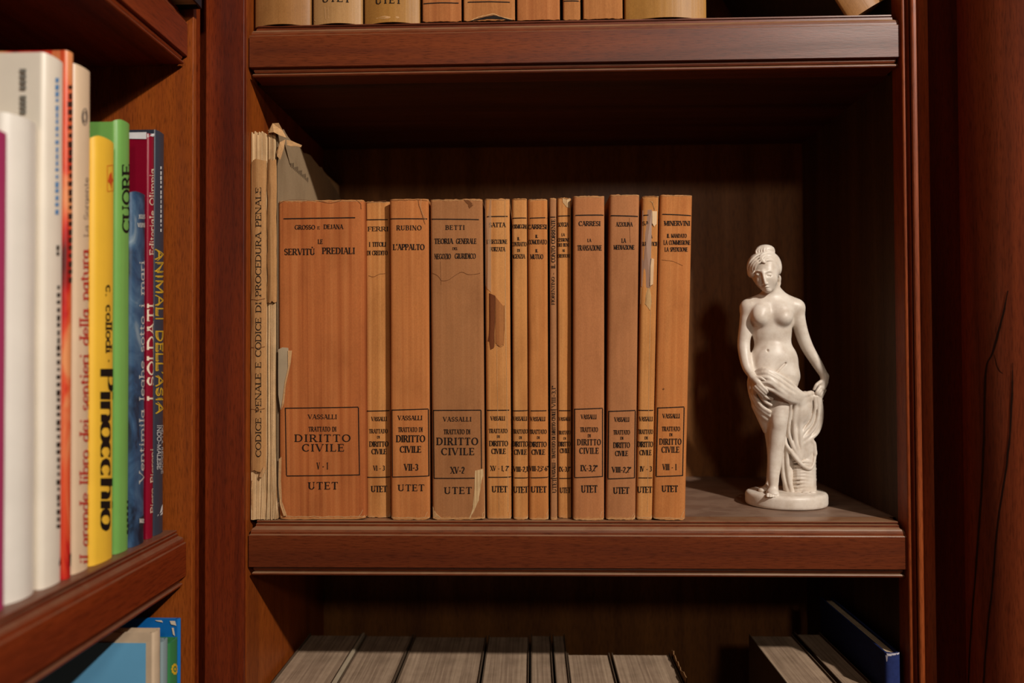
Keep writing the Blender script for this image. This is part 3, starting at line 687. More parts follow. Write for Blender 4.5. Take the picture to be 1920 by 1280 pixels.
b.patch('exposed_backing', [(1205, 368), (1236.5, 367), (1235, 396), (1227, 394), (1224, 380), (1206, 372)], M_rib, .0003)
b.patch('tape', [(1205, 394), (1222, 393), (1221, 460), (1219, 540), (1202.5, 537), (1203.5, 450)], plain('grey_tape', rgb(160, 124, 104), .3, .5, .08), .0005)
b.patch('torn_strip', [(1222.5, 396), (1232, 396), (1231, 420), (1226, 425), (1222.5, 418)], plain('pale_scrap', rgb(226, 190, 148), .8, .2), .0006)
b.patch('torn_strip', [(1221, 484), (1226, 486), (1224, 533), (1218.5, 536), (1219, 500)], plain('pale_roll', rgb(214, 176, 136), .7, .2), .0012)
b.patch('exposed_backing', [(1202, 538), (1218, 538), (1222, 565), (1219, 582), (1210, 570), (1201, 570)], M_rib, .0003)
b.path([(1220, 582), (1217, 700), (1214, 960)], .9, 3)
b.finish()
# 13 IL MANDATO
b = law(13, 1237.5, 1300, 364, 1225, 1285, 973, .0056, rgb(198, 128, 72), rgb(184, 112, 60), rgb(210, 144, 86), 'rightmost orange paperback of the row, leaning slightly, with spine title IL MANDATO')
b.line(1242, 401.5, 1298, 404, 1.8); b.frame(1233.5, 763.5, 1283, 892, 1.8, sk=-3)
for t, x, y, h, wd in (('MINERVINI', 1269.5, 418.5, 9, 49), ('IL MANDATO', 1269, 442, 7.5, 37), ('LA COMMISSIONE', 1269.5, 454.5, 8.5, 50), ('LA SPEDIZIONE', 1268, 467.5, 8, 43), ('VASSALLI', 1258.5, 779.5, 8.5, 32), ('TRATTATO', 1258, 803.5, 8.5, 34), ('DI', 1258, 814.5, 5.5, 5.5), ('DIRITTO', 1257, 827.5, 11.5, 41), ('CIVILE', 1257, 842.5, 11.5, 33), ('VIII - 1', 1255.5, 875, 11.5, 26), ('UTET', 1256, 915.5, 12.5, 30)):
    b.text(t, x, y, h, wd, track=.1 if t in ('DIRITTO', 'CIVILE') else .03)
b.path([(1241, 487), (1262, 490), (1280, 498)], .8, 2); b.poly([(1242, 729), (1244, 727), (1246, 729), (1244, 731)], 2)
# the back cover springs open at the foot
mb = MB(); hw = b.W / 2; g = []
for j in range(9):
    v = .036 * j / 8; r = []
    for i in range(7):
        q = .06 + .105 * i / 6; out = .011 * (i / 6) ** 1.2 * (1 - j / 8) ** 1.3
        r.append((hw + .0004 + out, q, v + .0006))
    g.append(r)
mb.grid(g); mb.grid([[(x + .0004, y, z) for x, y, z in r][::-1] for r in g])
mb.build('loose_cover', plain('loose_paper', rgb(196, 160, 122), .85, .2), b.root, smooth=True)
b.finish()

# ------------------------------------------------------------------ two ragged code volumes at the left end
RAG = 'ragged old volumes at the left end of the middle shelf'
def ragged(name_label, xl, xr, ytop, ybot, yf, seed, flare):
    A = onY(xl, ybot, yf); B = onY(xr, ybot, yf); T_ = onY((xl + xr) / 2, ytop, yf)
    root = empty('ragged_book', ((A[0] + B[0]) / 2, yf, ZS + .0002), name_label, 'book', RAG)
    W = B[0] - A[0]; H = T_[2] - ZS
    mb = MB(); n = 11; rnd = random.Random(seed)
    for i in range(n):
        x0 = -W / 2 + W * i / n; x1 = x0 + W / n * .985
        h = H - rnd.random() * .0035; yo = rnd.random() * .0007; z0 = rnd.random() * .0008
        rows = []
        for k in range(13):
            f = k / 12; z = z0 + (h - z0) * f
            fl = flare * max(0, .13 - f) / .13 * ((i + .5) / n - .35) * 1.2
            yj = yo - .0012 * max(0, .13 - f) / .13 + .0003 * nz(i * 3.1, f * 9, seed)
            rows.append([(x0 + fl, .186, z), (x0 + fl, yj, z), ((x0 + x1) / 2 + fl, yj - .0005, z), (x1 + fl, yj, z), (x1 + fl, .186, z)])
        mb.grid(rows); mb.quad([rows[-1][j] for j in range(5)]); mb.quad([rows[0][j] for j in (4, 3, 2, 1, 0)])
    mb.build('page_block', M_pages_old, root, smooth=False)
    return root, W, H
M_ragspine = paper('ragged_spine_paper', rgb(186, 140, 92), rgb(160, 114, 70), rgb(204, 160, 112), 41, wear=None)
M_grey = paper('grey_cover_paper', rgb(168, 146, 118), rgb(150, 128, 104), rgb(180, 158, 130), 42, streak=.3)
def spine_scrap(root, W, u0, u1, v0, v1, mats, seed, name='spine_cover', yb=-.0026, jag=.003):
    """a curved strip of spine paper with ragged ends"""
    mb = MB(); nu, nv = 8, 36; g = []
    for j in range(nv + 1):
        r = []
        for i in range(nu + 1):
            a = i / nu; u = u0 + (u1 - u0) * a
            lo = v0 + jag * nz(a * 3.1, seed) ; hi = v1 + jag * nz(a * 2.7, seed + 5)
            v = lo + (hi - lo) * j / nv
            e = .0006 * nz(v * 90, seed + (0 if a < .5 else 9)) if i in (0, nu) else 0
            r.append((u + e, yb + .0016 * (2 * a - 1) ** 2 + .0004 * nz(a * 4, v * 60, seed), v))
        g.append(r)
    mb.grid(g); mb.grid([[(x, y + .0005, z) for x, y, z in r][::-1] for r in g])
    for k in (0, nv): mb.grid([g[k], [(x, y + .0005, z) for x, y, z in g[k]]])
    for k in (0, nu): mb.grid([[r[k] for r in g], [(r[k][0], r[k][1] + .0005, r[k][2]) for r in g]])
    return mb, g
rA, WA, HA = ragged('ragged old volume against the left stile, lettered CODICE PENALE up its torn spine', 470, 499.5, 246, 975, .0055, 3, -.0012)
def locA(px, py, root, yb):
    p = onY(px, py, root.location[1] + yb); return p[0] - root.location[0], p[2] - root.location[2]
u0, v1 = locA(470, 300, rA, -.0026); u1, v0 = locA(497.5, 884, rA, -.0026)
mb, g = spine_scrap(rA, WA, u0, u1, v0, v1, None, 11.3)
def put_text(mb, root, txt, cx, cy, h, wd, yb, u0, u1, m):
    for q in text_quads(txt, h, wd, thick=.19, thin=.08):
        P = []
        for x, y in q:
            u, v = locA(cx - (y - h / 2), cy - x, root, yb); a = min(max((u - u0) / (u1 - u0), 0), 1)
            P.append((u, yb + .0016 * (2 * a - 1) ** 2 + .0004 * nz(a * 4, v * 60, 11.3) - .0003, v))
        mb.quad(P, m)
put_text(mb, rA, 'CODICE PENALE E CODICE DI PROCEDURA PENALE', 484.5, 604, 10.5, 506, -.0026, u0, u1, 1)
for (ya, yb_) in ((560, 562), (650, 653), (766, 768)):
    P = [locA(x, y, rA, -.0026) for x, y in ((469, ya), (483, ya + 2), (496, ya - 1), (496, ya + .2), (483, ya + 3.2), (469, ya + 1.2))]
    mb.quad([(u, -.0026 + .0016 * (2 * min(max((u - u0) / (u1 - u0), 0), 1) - 1) ** 2 - .0004, v) for u, v in P], 2)
mb.build('spine_cover', [M_ragspine, M_ink, M_crack], rA, smooth=False)
mb = MB(); mb.box(-WA / 2 - .0003, -WA / 2 + .0001, .001, .188, .0002, HA - .004); mb.build('front_cover', M_grey, rA)

rB, WB, HB = ragged('thin ragged volume beside the lettered one, its torn grey back cover showing', 501.5, 516, 242, 975, .0060, 8, .0026)
u0b, v1b = locA(496, 300, rB, -.0026); u1b, v0b = locA(517, 566, rB, -.0026)
mb, g = spine_scrap(rB, WB, u0b + .0018, u1b, v0b, v1b, None, 23.7); mb.build('spine_cover', [M_ragspine], rB)
# back cover with a torn head, running back into the shelf
mb = MB(); xk = WB / 2 + .0007; n = 40; top = []; 
for i in range(n + 1):
    yq = .001 + .192 * i / n
    f = i / n
    px_h = HB * (1.004 + .006 * math.sin(f * 5)) - .004 * f + .0035 * nz(f * 9, 4.4) + .0018 * nz(f * 40, 7.7) + (.002 if f < .1 else 0) - (.014 * max(0, f - .78) / .22)
    top.append((xk + .0007 * math.sin(f * 7) * f, yq, px_h))
g = [[(x, y, .0004 + (z - .0004) * k / 6) for x, y, z in top] for k in range(7)]
mb.grid(g); mb.grid([[(x + .0006, y, z) for x, y, z in r][::-1] for r in g]); mb.grid([g[-1], [(x + .0006, y, z) for x, y, z in g[-1]]])
# faded lettering on the cover near its head
for i in range(14):
    yq = .03 + i * .0035
    z = HB - .022 - i * .00015; hh = .0030 + .0012 * ((i * 7) % 3)
    mb.quad([(xk + .0012, yq, z), (xk + .0012, yq + .0011, z), (xk + .0012, yq + .0011, z + hh), (xk + .0012, yq, z + hh)], 1)
mb.build('back_cover', [M_grey, plain('faded_ink', rgb(96, 78, 62), .9, .1)], rB)
def flap(root, pts, yb, mat, name, curl, thick=.0004):
    """a torn scrap given by its outline; curl pushes it towards the viewer along its length"""
    mb = MB(); P = []
    for px, py, c in pts:
        u, v = locA(px, py, root, yb); P.append((u, yb - curl * c, v))
    mb.quad(P); mb.quad([(x, y + thick, z) for x, y, z in P][::-1])
    for i in range(len(P)):
        j = (i + 1) % len(P); mb.quad([P[i], (P[i][0], P[i][1] + thick, P[i][2]), (P[j][0], P[j][1] + thick, P[j][2]), P[j]])
    return mb.build(name, mat, root)
flap(rB, [(504, 244, 0), (512, 232, .3), (524, 232, .5), (531, 246, .2), (537, 258, 0), (528, 256, .6), (516, 250, .8), (505, 250, .4)], -.001, M_tearlight, 'torn_flap', .004)
flap(rB, [(518, 285, 0), (526, 268, .6), (536, 262, .4), (533, 282, .7), (528, 301, 1), (521, 294, .6)], -.001, M_tearlight, 'torn_flap', .003)
flap(rB, [(537, 262, 0), (547, 264, 0), (556, 268, 0), (566, 272, 0), (564, 276, 0), (556, 274, 0), (546, 274, 0), (538, 272, 0)], .014, M_tearlight, 'torn_flap', .0)
flap(rB, [(522, 655, .2), (530, 651, .6), (541, 652, .9), (543, 665, 1), (541, 690, .9), (535, 715, .7), (531, 745, .5), (526, 768, .2), (522, 740, .1), (521.5, 700, 0)], -.0016, plain('flap_grey', rgb(178, 158, 130), .85, .2), 'torn_flap', .0012)
flap(rB, [(541, 657, 1), (548.5, 657, 1), (546, 680, 1), (537, 720, .8), (533, 756, .6), (528, 768, .3), (531, 744, .5), (535, 715, .7), (541, 690, .9)], -.0019, M_tearlight, 'torn_flap', .0014)
flap(rB, [(523, 860, .1), (528, 856, .5), (527, 900, .6), (529, 940, .6), (538, 966, .3), (532, 967, .1), (525, 945, .3), (522.5, 905, .2)], -.0010, M_tearlight, 'torn_flap', .001)
flap(rA, [(489, 885, .2), (496, 873, .8), (498, 884, 1), (491, 895, .9), (486, 893, .3)], -.0030, M_tearlight, 'torn_flap', .0012)
flap(rA, [(472, 900, 0), (474, 905, .3), (472.5, 930, .5), (473, 955, .3), (471.5, 945, .2), (471, 915, .2)], -.001, M_tearlight, 'torn_flap', .0006)

# ------------------------------------------------------------------ volumes on the upper shelf
UP = 'volumes standing on the upper shelf'
def upper(seed, xl, xr, yf, mat, label, bulge, height=.235, rag=0.0, lines=()):
    A = onY(xl, 42, yf); B = onY(xr, 42, yf)
    b = Book('bound_volume', ((A[0] + B[0]) / 2, yf, ZU + .0002), (0, 0, 0), B[0] - A[0] - .0003, height, .165, label, 'book', UP, seed, bulge=bulge, r=.0012, rag=rag, wob=.0002)
    b.cover([mat, M_ink, M_crack, M_tearlight], nu=24, nv=16); b.block(M_pages); return b
VEL = paper('vellum', rgb(164, 118, 70), rgb(144, 100, 56), rgb(178, 134, 84), 51, streak=.4, rough=.45)
VEL3 = paper('vellum_pale', rgb(186, 146, 98), rgb(170, 130, 82), rgb(198, 158, 110), 55, streak=.4, rough=.45)
VEL2 = paper('vellum_ochre', rgb(174, 128, 66), rgb(154, 110, 54), rgb(188, 144, 80), 52, streak=.4, rough=.45)
OR1 = paper('orange_spine', rgb(180, 116, 68), rgb(160, 96, 54), rgb(196, 132, 82), 53); OR2 = paper('tan_spine', rgb(188, 128, 76), rgb(168, 108, 60), rgb(204, 146, 94), 54)
b = upper(61, 472, 579.5, .003, VEL, 'pale vellum volume at the left end of the upper shelf, foot plain', .006); b.finish()
b = upper(62, 583, 677, .003, VEL3, 'second pale vellum volume from the left on the upper shelf, lettered and chipped', .005); b.text('UTET', 631, -1, 13, 54, track=.1)
b.path([(610, 14), (611, 37)], 1.6, 3); b.path([(616, 14), (617, 36)], 1.2, 3); b.path([(585, 30), (590, 38)], 2.0, 3); b.finish()
b = upper(63, 679.5, 787, .003, VEL2, 'ochre vellum volume, third from the left on the upper shelf, with scuffed foot', .006); b.text('UTET', 729, 2.5, 13, 50, track=.1)
b.poly([(704, 35), (720, 32), (748, 33), (750, 36), (722, 37)], 3); b.finish()
b = upper(64, 791, 865, .004, OR1, 'orange paperback right of the vellum volumes on the upper shelf', .0012, rag=.0012); b.line(794, 6.5, 860, 5.5, 1.8); b.finish()
b = upper(65, 868.5, 966, .004, OR2, 'wide orange paperback on the upper shelf with a torn curling foot', .0012, rag=.0012); b.line(877, 4, 956, 4, 1.8)
b.poly([(880, 43), (893, 36), (910, 32), (926, 29), (944, 33), (962, 42)], 1); b.path([(880, 41), (893, 34), (910, 30), (926, 27), (940, 32), (960, 36)], 2.2, 3); b.finish()
b = upper(66, 969, 1050.5, .004, OR1, 'plain orange paperback on the upper shelf right of the torn one', .0014, rag=.0008); b.finish()
b = upper(67, 1055.5, 1089, .005, OR2, 'slimmest orange paperback on the upper shelf', .0008, rag=.001); b.line(1057, 2, 1088, 2, 1.8); b.finish()
b = upper(68, 1093.5, 1168.5, .004, OR2, 'orange paperback left of the widest vellum volume on the upper shelf', .0012, rag=.001); b.finish()
b = upper(69, 1173.5, 1329.5, .003, VEL2, 'widest ochre vellum volume at the right of the upper row', .007); b.text('UTET', 1249, -6, 14, 60, track=.1); b.finish()
LEAN = math.radians(31)
p = onY(1597, 29, .012)
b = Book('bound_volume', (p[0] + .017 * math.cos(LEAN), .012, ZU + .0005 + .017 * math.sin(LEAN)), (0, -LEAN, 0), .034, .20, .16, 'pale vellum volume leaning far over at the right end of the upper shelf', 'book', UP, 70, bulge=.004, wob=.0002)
b.cover([VEL, M_ink, plain('shaded_board', rgb(44, 30, 22), .6, .3, .3, 200)], nu=20, nv=12); b.block(M_pages); o = b.finish()
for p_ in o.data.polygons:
    if p_.center.y > .012: p_.material_index = 2      # boards coloured dark to stand for their shade; spine stays vellum

# ------------------------------------------------------------------ lower compartment: heads of standing books
LOW = 'books on the lower shelf seen from above'
ZT = onY(800, 1186, .146)[2]; ZTR = onY(1450, 1187, .118)[2]
cov_brown = plain('drab_cover', rgb(96, 78, 62), .8, .2); cov_pale = plain('pale_cover', rgb(190, 172, 146), .8, .2)
def low(seed, xl, xr, yback, zt, cover, label, yf=.006, mat=None, W=None, t=.0008):
    A = onZ(xl, yback, zt); B = onZ(xr, yback, zt)
    depth = A[1] - yf
    b = Book('old_book', ((A[0] + B[0]) / 2, yf, ZL + .0002), (0, 0, 0), B[0] - A[0] - .0003, zt - ZL - .0002, depth, label, 'book', LOW, seed, bulge=.001, t=t, rag=.0012, wob=.0003, fore=.0008)
    b.cover([cover], nu=8, nv=10); b.block(mat or M_pages_grey); b.finish(); return b
low(81, 581, 679, 1186, ZT, cov_brown, 'thick old book at the left end of the lower shelf, head of dusty pages')
b = low(82, 686, 776, 1187, ZT - .0004, cov_brown, 'old book on the lower shelf with a pale leaning board, right of the leftmost')
mb = MB(); rows = []
for k in range(7):
    f_ = k / 6; yq = .004 + (b.D - .006) * f_; dx = -.0022 * (1 - f_) + .0006 * nz(f_ * 3, 1.1)
    rows.append([(-b.W / 2 - .0030 + dx * .3, yq, .001), (-b.W / 2 - .0030 + dx * .3, yq, b.H + .0012), (-b.W / 2 - .0008, yq, b.H + .0016), (-b.W / 2 - .0008, yq, .001)])
mb.grid(rows); mb.quad(rows[0]); mb.build('pale_board', cov_pale, b.root)
low(83, 778, 913, 1189, ZT - .0008, cov_brown, 'broad old book third from the left on the lower shelf')
low(84, 915.5, 993, 1189, ZT - .0008, cov_brown, 'old book fourth from the left on the lower shelf, with uneven page heads')
low(85, 995, 1033, 1187, ZT - .0002, cov_brown, 'narrow old book fifth from the left on the lower shelf')
low(86, 1035.5, 1059, 1187, ZT, cov_brown, 'narrowest old book on the lower shelf, before the shallower pair')
ZT2 = ZT
low(87, 1063, 1143, 1222, ZT2, cov_brown, 'shallower old book on the lower shelf, left of the pair')
b = low(88, 1146, 1256, 1222, ZT2, cov_brown, 'shallower old book on the lower shelf with a ragged paper edge, right of the pair')
mb = MB(); pr = []
for i in range(16):
    yq = b.D * (.35 + .65 * i / 15); pr.append((b.W / 2 + .0012 + .0012 * nz(i * 1.7, 2.2), yq, b.H + .004 * nz(i * .9, 5.5) + .004))
mb.grid([[(x, y, z - .03) for x, y, z in pr], pr]); mb.grid([[(x + .0006, y, z) for x, y, z in pr], [(x + .0006, y, z - .03) for x, y, z in pr]]); mb.grid([pr, [(x + .0006, y, z) for x, y, z in pr]])
mb.build('torn_cover_edge', plain('torn_edge_brown', rgb(150, 112, 76), .9, .1), b.root)
low(89, 1403, 1485, 1187, ZTR, cov_brown, 'drab old book right of the gap on the lower shelf', yf=.010)
low(90, 1488, 1537, 1184, ZTR, cov_brown, 'drab old book between the gap and the blue book on the lower shelf', yf=.010)
# blue cloth book
ZT3 = onY(1678, 1224, .0035)[2]
A = onY(1661, 1226, .003); B = onY(1690.5, 1226, .003)
M_blue = plain('blue_cloth', rgb(36, 48, 100), .75, .2, .2, 300)
b = Book('blue_book', ((A[0] + B[0]) / 2, .003, ZL + .0002), (0, 0, 0), B[0] - A[0] - .0004, ZT3 - ZL, .125, 'blue cloth book with rubbed white head, against the right wall of the lower shelf', 'book', LOW, 91, bulge=.0012, r=.002, t=.0016, rag=.0008, fore=.004, shrink=.0004)
M_pages_blue = pages('fine_page_edges', rgb(206, 184, 156), rgb(170, 146, 118), freq=500, bump_=.2)
b.cover([M_blue, plain('rubbed_white', rgb(196, 190, 200), .8, .2)], nu=10, nv=12)
for (x0, y0, x1_, y1_) in ((1663, 1225, 1672, 1229), (1671, 1224, 1680, 1227), (1680, 1223.5, 1687, 1226), (1662, 1229, 1665, 1240), (1689, 1232, 1690.5, 1243)):
    b.poly([(x0, y0), (x1_, y0 - .6), (x1_ - 1, y1_), (x0 + 1, y1_ + .6)], 1)
b.block(M_pages_blue); b.finish()

# ------------------------------------------------------------------ picture books in the left bookcase (spines face +X)
PB = 'picture books on the left bookcase'
R90 = (0, 0, math.pi / 2)
def left(seed, name, xl, xr, ytop, xs, mats, label, depth=.19, zbase=None, bulge=.001, r=.0016, t=.0014, yref=None, group=PB, hard=True, top_round=0.0, shrink=.0025, rag=0.0, gap=.0002):
    zb = ZS if zbase is None else zbase
    A = onX(xl, 900, xs); B = onX(xr, 900, xs); xm = yref or (xl + xr) / 2
    T_ = onX(xm, ytop, xs)
    b = Book(name, (xs, (A[1] + B[1]) / 2, zb + .0002), R90, B[1] - A[1] - gap, T_[2] - zb, depth, label, 'book', group, seed, bulge=bulge, r=r, t=t, rag=rag, wob=.00012, shrink=shrink, top_round=top_round)
    b.cover(mats, nu=14, nv=24); b.block(M_lpages); return b
M_lpages = pages('cream_page_edges', rgb(214, 196, 164), rgb(160, 140, 110))
gl = lambda n, c, r=.32, v=.06: plain(n, c, r, .5, v, 25)
W_blk = plain('print_black', rgb(20, 18, 18), .5, .3)
XS = -.2715
# magenta, nearest
b = left(101, 'picture_book', -52, 15, 237, XS - .0005, [gl('magenta', rgb(180, 56, 108))], 'magenta picture book at the left edge of the frame', r=.002); b.finish()
b = left(102, 'picture_book', 17, 79, 222, XS - .0008, [gl('white_jacket', rgb(240, 234, 224))], 'plain white book between the magenta book and the taller white one', bulge=.004, r=.003); b.finish()
b = left(103, 'picture_book', 82, 121, 107, XS, [gl('white_gloss', rgb(240, 230, 214)), plain('print_blue', rgb(84, 140, 196), .5), W_blk, plain('print_grey', rgb(120, 116, 108), .6)],
         'tallest white book with blue and black lettering on its spine', r=.0022, bulge=.0015)
rnd = random.Random(5)
def smudge_text(b, x, y0, y1, m, w=7, step=13):
    y = y0
    while y < y1:      # lettering too blurred to read: upright dabs of print
        h = step * (.45 + .35 * rnd.random()); dx = w * (.3 + .2 * rnd.random())
        b.poly([(x - dx, y), (x + dx, y), (x + dx * .8, y + h), (x - dx, y + h)], m); y += step
smudge_text(b, 105, 146, 402, 1); smudge_text(b, 107, 460, 484, 2, 9, 12); smudge_text(b, 108.5, 535, 996, 2, 9, 14)
b.poly([(109, 1062), (113, 1044), (118, 1062), (114, 1055)], 2)
# grey number on its front board
for (ya, yb_, k) in ((130, 172, 3), (180, 216, 3)):
    for q in range(4):
        y = ya + (yb_ - ya) * q / 4; P = [onY(x, yy, b.root.location[1] - b.W / 2) for x, yy in ((38, y), (51, y), (51, y + 7), (40, y + 7))]
        L = [b.Mi @ np.append(p, 1) for p in P]; b.mb.quad([(-b.W / 2 - .0008, l[1], l[2]) for l in L], 3)
b.finish()
M_fire, nt, bs = mat_base('red_orange_print', .35, .5)
nn = noise_n(nt, coords(nt, (60, 60, 15), (3, 1, 2)), 1.0, 3, .5, .8)
nt.links.new(ramp(nt, nn, [(.36, rgb(96, 22, 18)), (.44, rgb(196, 34, 30)), (.52, rgb(222, 84, 48)), (.62, rgb(230, 150, 96))]), bs.inputs['Base Color'])
b = left(104, 'picture_book', 122.5, 137, 96, XS + .0005, [M_fire, plain('print_brown', rgb(58, 26, 14), .6)], 'tall thin red-orange book between the white book and the beige one', r=.0014); smudge_text(b, 131, 160, 528, 1, 8, 15); b.poly([(128, 1040), (135, 1035), (136, 1058), (129, 1062)], 1); b.finish()
b = left(105, 'picture_book', 138.5, 172.5, 126, XS, [gl('beige_laminate', rgb(228, 200, 168)), plain('print_red', rgb(190, 50, 40), .6), plain('print_greyish', rgb(110, 98, 90), .6)], 'tall beige book with red lettering about nature paths', r=.003, bulge=.0016)
b.text('il grande libro dei sentieri della natura', 157, 762, 19, 590, m=1, rot=90, thick=.22, thin=.09); b.text('La Sorgente', 160, 388, 10, 112, m=2, rot=90, thick=.12, thin=.07)
for k in range(3): 
    for q0 in range(10):
        a0 = math.radians(36 * q0); a1 = math.radians(36 * (q0 + 1)); rr = 4.5 + 2 * k
        if k == 1 and q0 in (2, 7): continue
        b.line(157 + rr * .6 * math.cos(a0), 219 + rr * 1.9 * math.sin(a0), 157 + rr * .6 * math.cos(a1), 219 + rr * 1.9 * math.sin(a1), 1.3, 2, 1)
b.finish()
b = left(106, 'picture_book', 177, 218.5, 259, XS + .0015, [gl('yellow_cloth', rgb(246, 196, 60), .5), W_blk, plain('print_orange', rgb(214, 84, 28), .6)], 'yellow book with a fat black title, left of the green book', r=.003, bulge=.002, top_round=.004)
b.text('Pinocchio', 201.5, 841, 29, 302, m=1, rot=-90, thick=.50, thin=.05, serif=False); b.text('c. collodi', 202.5, 598, 14, 128, m=1, rot=-90, thick=.30, thin=.12); b.text('·', 203, 676, 14, 8, m=1, rot=-90, thick=.3)
b.poly([(203, 327), (208, 322), (210, 334), (213, 338), (209, 343), (208, 355), (205, 345), (200, 340)], 2); b.frame(199, 310, 213, 358, .9, 2)
b.finish()
b = left(107, 'picture_book', 220, 246.5, 227, XS + .0005, [gl('green_board', rgb(118, 174, 88), .3), W_blk], 'bright green book with the black title CUORE', r=.003, bulge=.0016, top_round=.0025)
b.text('CUORE', 235.5, 372, 15.5, 130, m=1, rot=90, thick=.34, thin=.12); smudge_text(b, 239, 938, 1000, 1, 5, 11); b.patch('worn_corner', [(208, 1046), (218, 1036), (228, 1040), (226, 1049)], plain('worn_board', rgb(208, 176, 128), .9), .0006) if False else None; b.finish()
M_sea, nt, bs = mat_base('sea_print', .4, .5)
nn = noise_n(nt, coords(nt, (60, 60, 34), (1, 4, 9)), 1.0, 4, .6, .7)
nt.links.new(ramp(nt, nn, [(.34, rgb(24, 34, 50)), (.5, rgb(48, 78, 112)), (.62, rgb(72, 104, 134)), (.78, rgb(150, 166, 176))]), bs.inputs['Base Color'])
b = left(108, 'picture_book', 248, 276, 361, XS + .0015, [M_sea, plain('print_white', rgb(214, 212, 206), .6), plain('label_dark', rgb(40, 40, 46), .6)], 'short dark blue book with white lettering about the sea', r=.003, bulge=.0016, top_round=.003)
b.text('Ventimila leghe sotto i mari', 264.5, 697, 11, 418, m=1, rot=90, thick=.2, thin=.09); b.text('JULES', 265, 406, 8, 14, m=1, thick=.16); b.text('VERNE', 264.5, 422, 8, 16, m=1, thick=.16)
b.poly([(259, 971), (277, 961), (277, 978), (259, 989)], 2); b.text('MURSIA', 268, 976, 8, 17, m=1, rot=0, sk=0, thick=.22, thin=.12); b.finish()
M_crim = gl('crimson_jacket', rgb(140, 12, 42), .3)
b = left(109, 'picture_book', 278, 289.5, 252, XS + .0002, [M_crim, plain('print_cream', rgb(232, 214, 190), .6)], 'crimson book with a torn white top edge behind the blue one', r=.0012)
b.text('I SOLDATI', 283, 660, 10, 185, m=1, rot=90, thick=.3, thin=.14); b.text('Editoriale Olimpia', 284, 397, 7.5, 163, m=1, rot=90, thick=.18, thin=.1); b.text('Piero Pieroni', 284.5, 901, 7.5, 122, m=1, rot=90, thick=.2, thin=.1)
b.patch('torn_jacket_edge', [(278.5, 250.5), (289, 250.5), (288.5, 254), (285, 256), (281, 254.5), (279, 257)], plain('torn_white', rgb(222, 220, 222), .7), .0004)
hb = b.W / 2
mb = MB(); mb.quad([(-hb - .0004, .002, b.H - .0042), (-hb - .0004, .05, b.H - .0030), (-hb - .0004, .05, b.H + .0006), (-hb - .0004, .002, b.H + .0006)]); mb.quad([(-hb - .0004, .002, b.H + .0006), (-hb - .0004, .05, b.H + .0006), (-hb + .001, .05, b.H + .0008), (-hb + .001, .002, b.H + .0008)])
mb.build('torn_jacket_edge', plain('torn_white_fold', rgb(222, 220, 222), .7), b.root); b.finish()
b = left(110, 'picture_book', 290.5, 308.5, 247, XS + .0000, [gl('navy_grey', rgb(52, 58, 72), .4), plain('print_gold', rgb(206, 164, 44), .5), plain('print_pale', rgb(206, 206, 206), .6)], 'dark slate book with yellow lettering about Asian animals, against the end panel', r=.001)
for dx, hh in ((0, 14),):
    b.text("ANIMALI DELL'ASIA", 299, 621, 14, 312, m=1, rot=-90, thick=.16, thin=.12, serif=False); 
    b.text("ANIMALI DELL'ASIA", 299, 621, 9, 306, m=1, rot=-90, thick=.14, thin=.12, serif=False)
b.text('DELLA REGIONE', 303.5, 842, 5, 92, m=2, rot=-90, thick=.14, thin=.12, serif=False); b.text('INDO-MALESE', 297, 838, 6.5, 84, m=2, rot=-90, thick=.16, thin=.13, serif=False)
b.text('MARIO', 299, 335, 4, 50, m=2, rot=-90) if False else None
smudge_text(b, 300.5, 312, 436, 2, 3, 9)
b.poly([(294, 968), (305, 945), (307, 962)], 2); b.poly([(299, 966), (307, 966), (307, 955)], 2)
b.finish()

# lower left shelf: covers turned to the viewer
PL = 'picture books on the lower shelf of the left bookcase'
XQ = XSH - .0006
def lowleft(seed, xl, xr, ytop, yref, mats, label, xs=XQ, **kw):
    A = onX(xl, 1230, xs); B = onX(xr, 1230, xs); T_ = onX(yref, ytop, xs)
    b = Book('picture_book', (xs, (A[1] + B[1]) / 2, ZL + .0002), R90, B[1] - A[1] - .0003, T_[2] - ZL, .2, label, 'book', PL, seed, bulge=.0008, r=.0012, t=.0014, wob=.00012, shrink=.003, **kw)
    b.cover(mats, nu=10, nv=20); b.block(M_lpages); return b
M_cream = gl('cream_board', rgb(216, 190, 160), .6, .2); M_sky = gl('sky_blue_print', rgb(104, 172, 214), .5)
b = lowleft(111, 289, 303, 1186, 290, [M_cream, M_sky], 'pale blue picture book with a cream border, cover towards the viewer, lower left', rag=.0008)
hb = b.W / 2 + .0007; zt = b.H - .0068
b.mb.quad([(-hb, .0055, .006), (-hb, .0055, zt), (-hb, .19, zt), (-hb, .19, .006)], 1); b.finish()
b = lowleft(112, 305, 317, 1200, 311, [gl('grey_blue_board', rgb(140, 160, 164), .5)], 'thin grey-blue book tucked behind the cream-bordered one, lower left', xs=XQ - .0008); b.finish()
M_gold = plain('print_yellow', rgb(224, 180, 40), .5)
b = lowleft(113, 318.5, 335.5, 1201, 326, [gl('green_cloth', rgb(56, 128, 74), .45), M_gold], 'green book with a yellow flower emblem on its spine, lower left', rag=.0006)
for k in range(10):
    a0 = 2 * math.pi * k / 10
    cx, cy = 327 + 4.6 * math.cos(a0), 1254 + 8.2 * math.sin(a0)
    b.poly([(cx + 1.9 * math.cos(t), cy + 3.0 * math.sin(t)) for t in np.linspace(0, 2 * math.pi, 7)[:-1]], 1)
b.poly([(327 + 1.8 * math.cos(t), 1254 + 3.0 * math.sin(t)) for t in np.linspace(0, 2 * math.pi, 9)[:-1]], 1); b.finish()
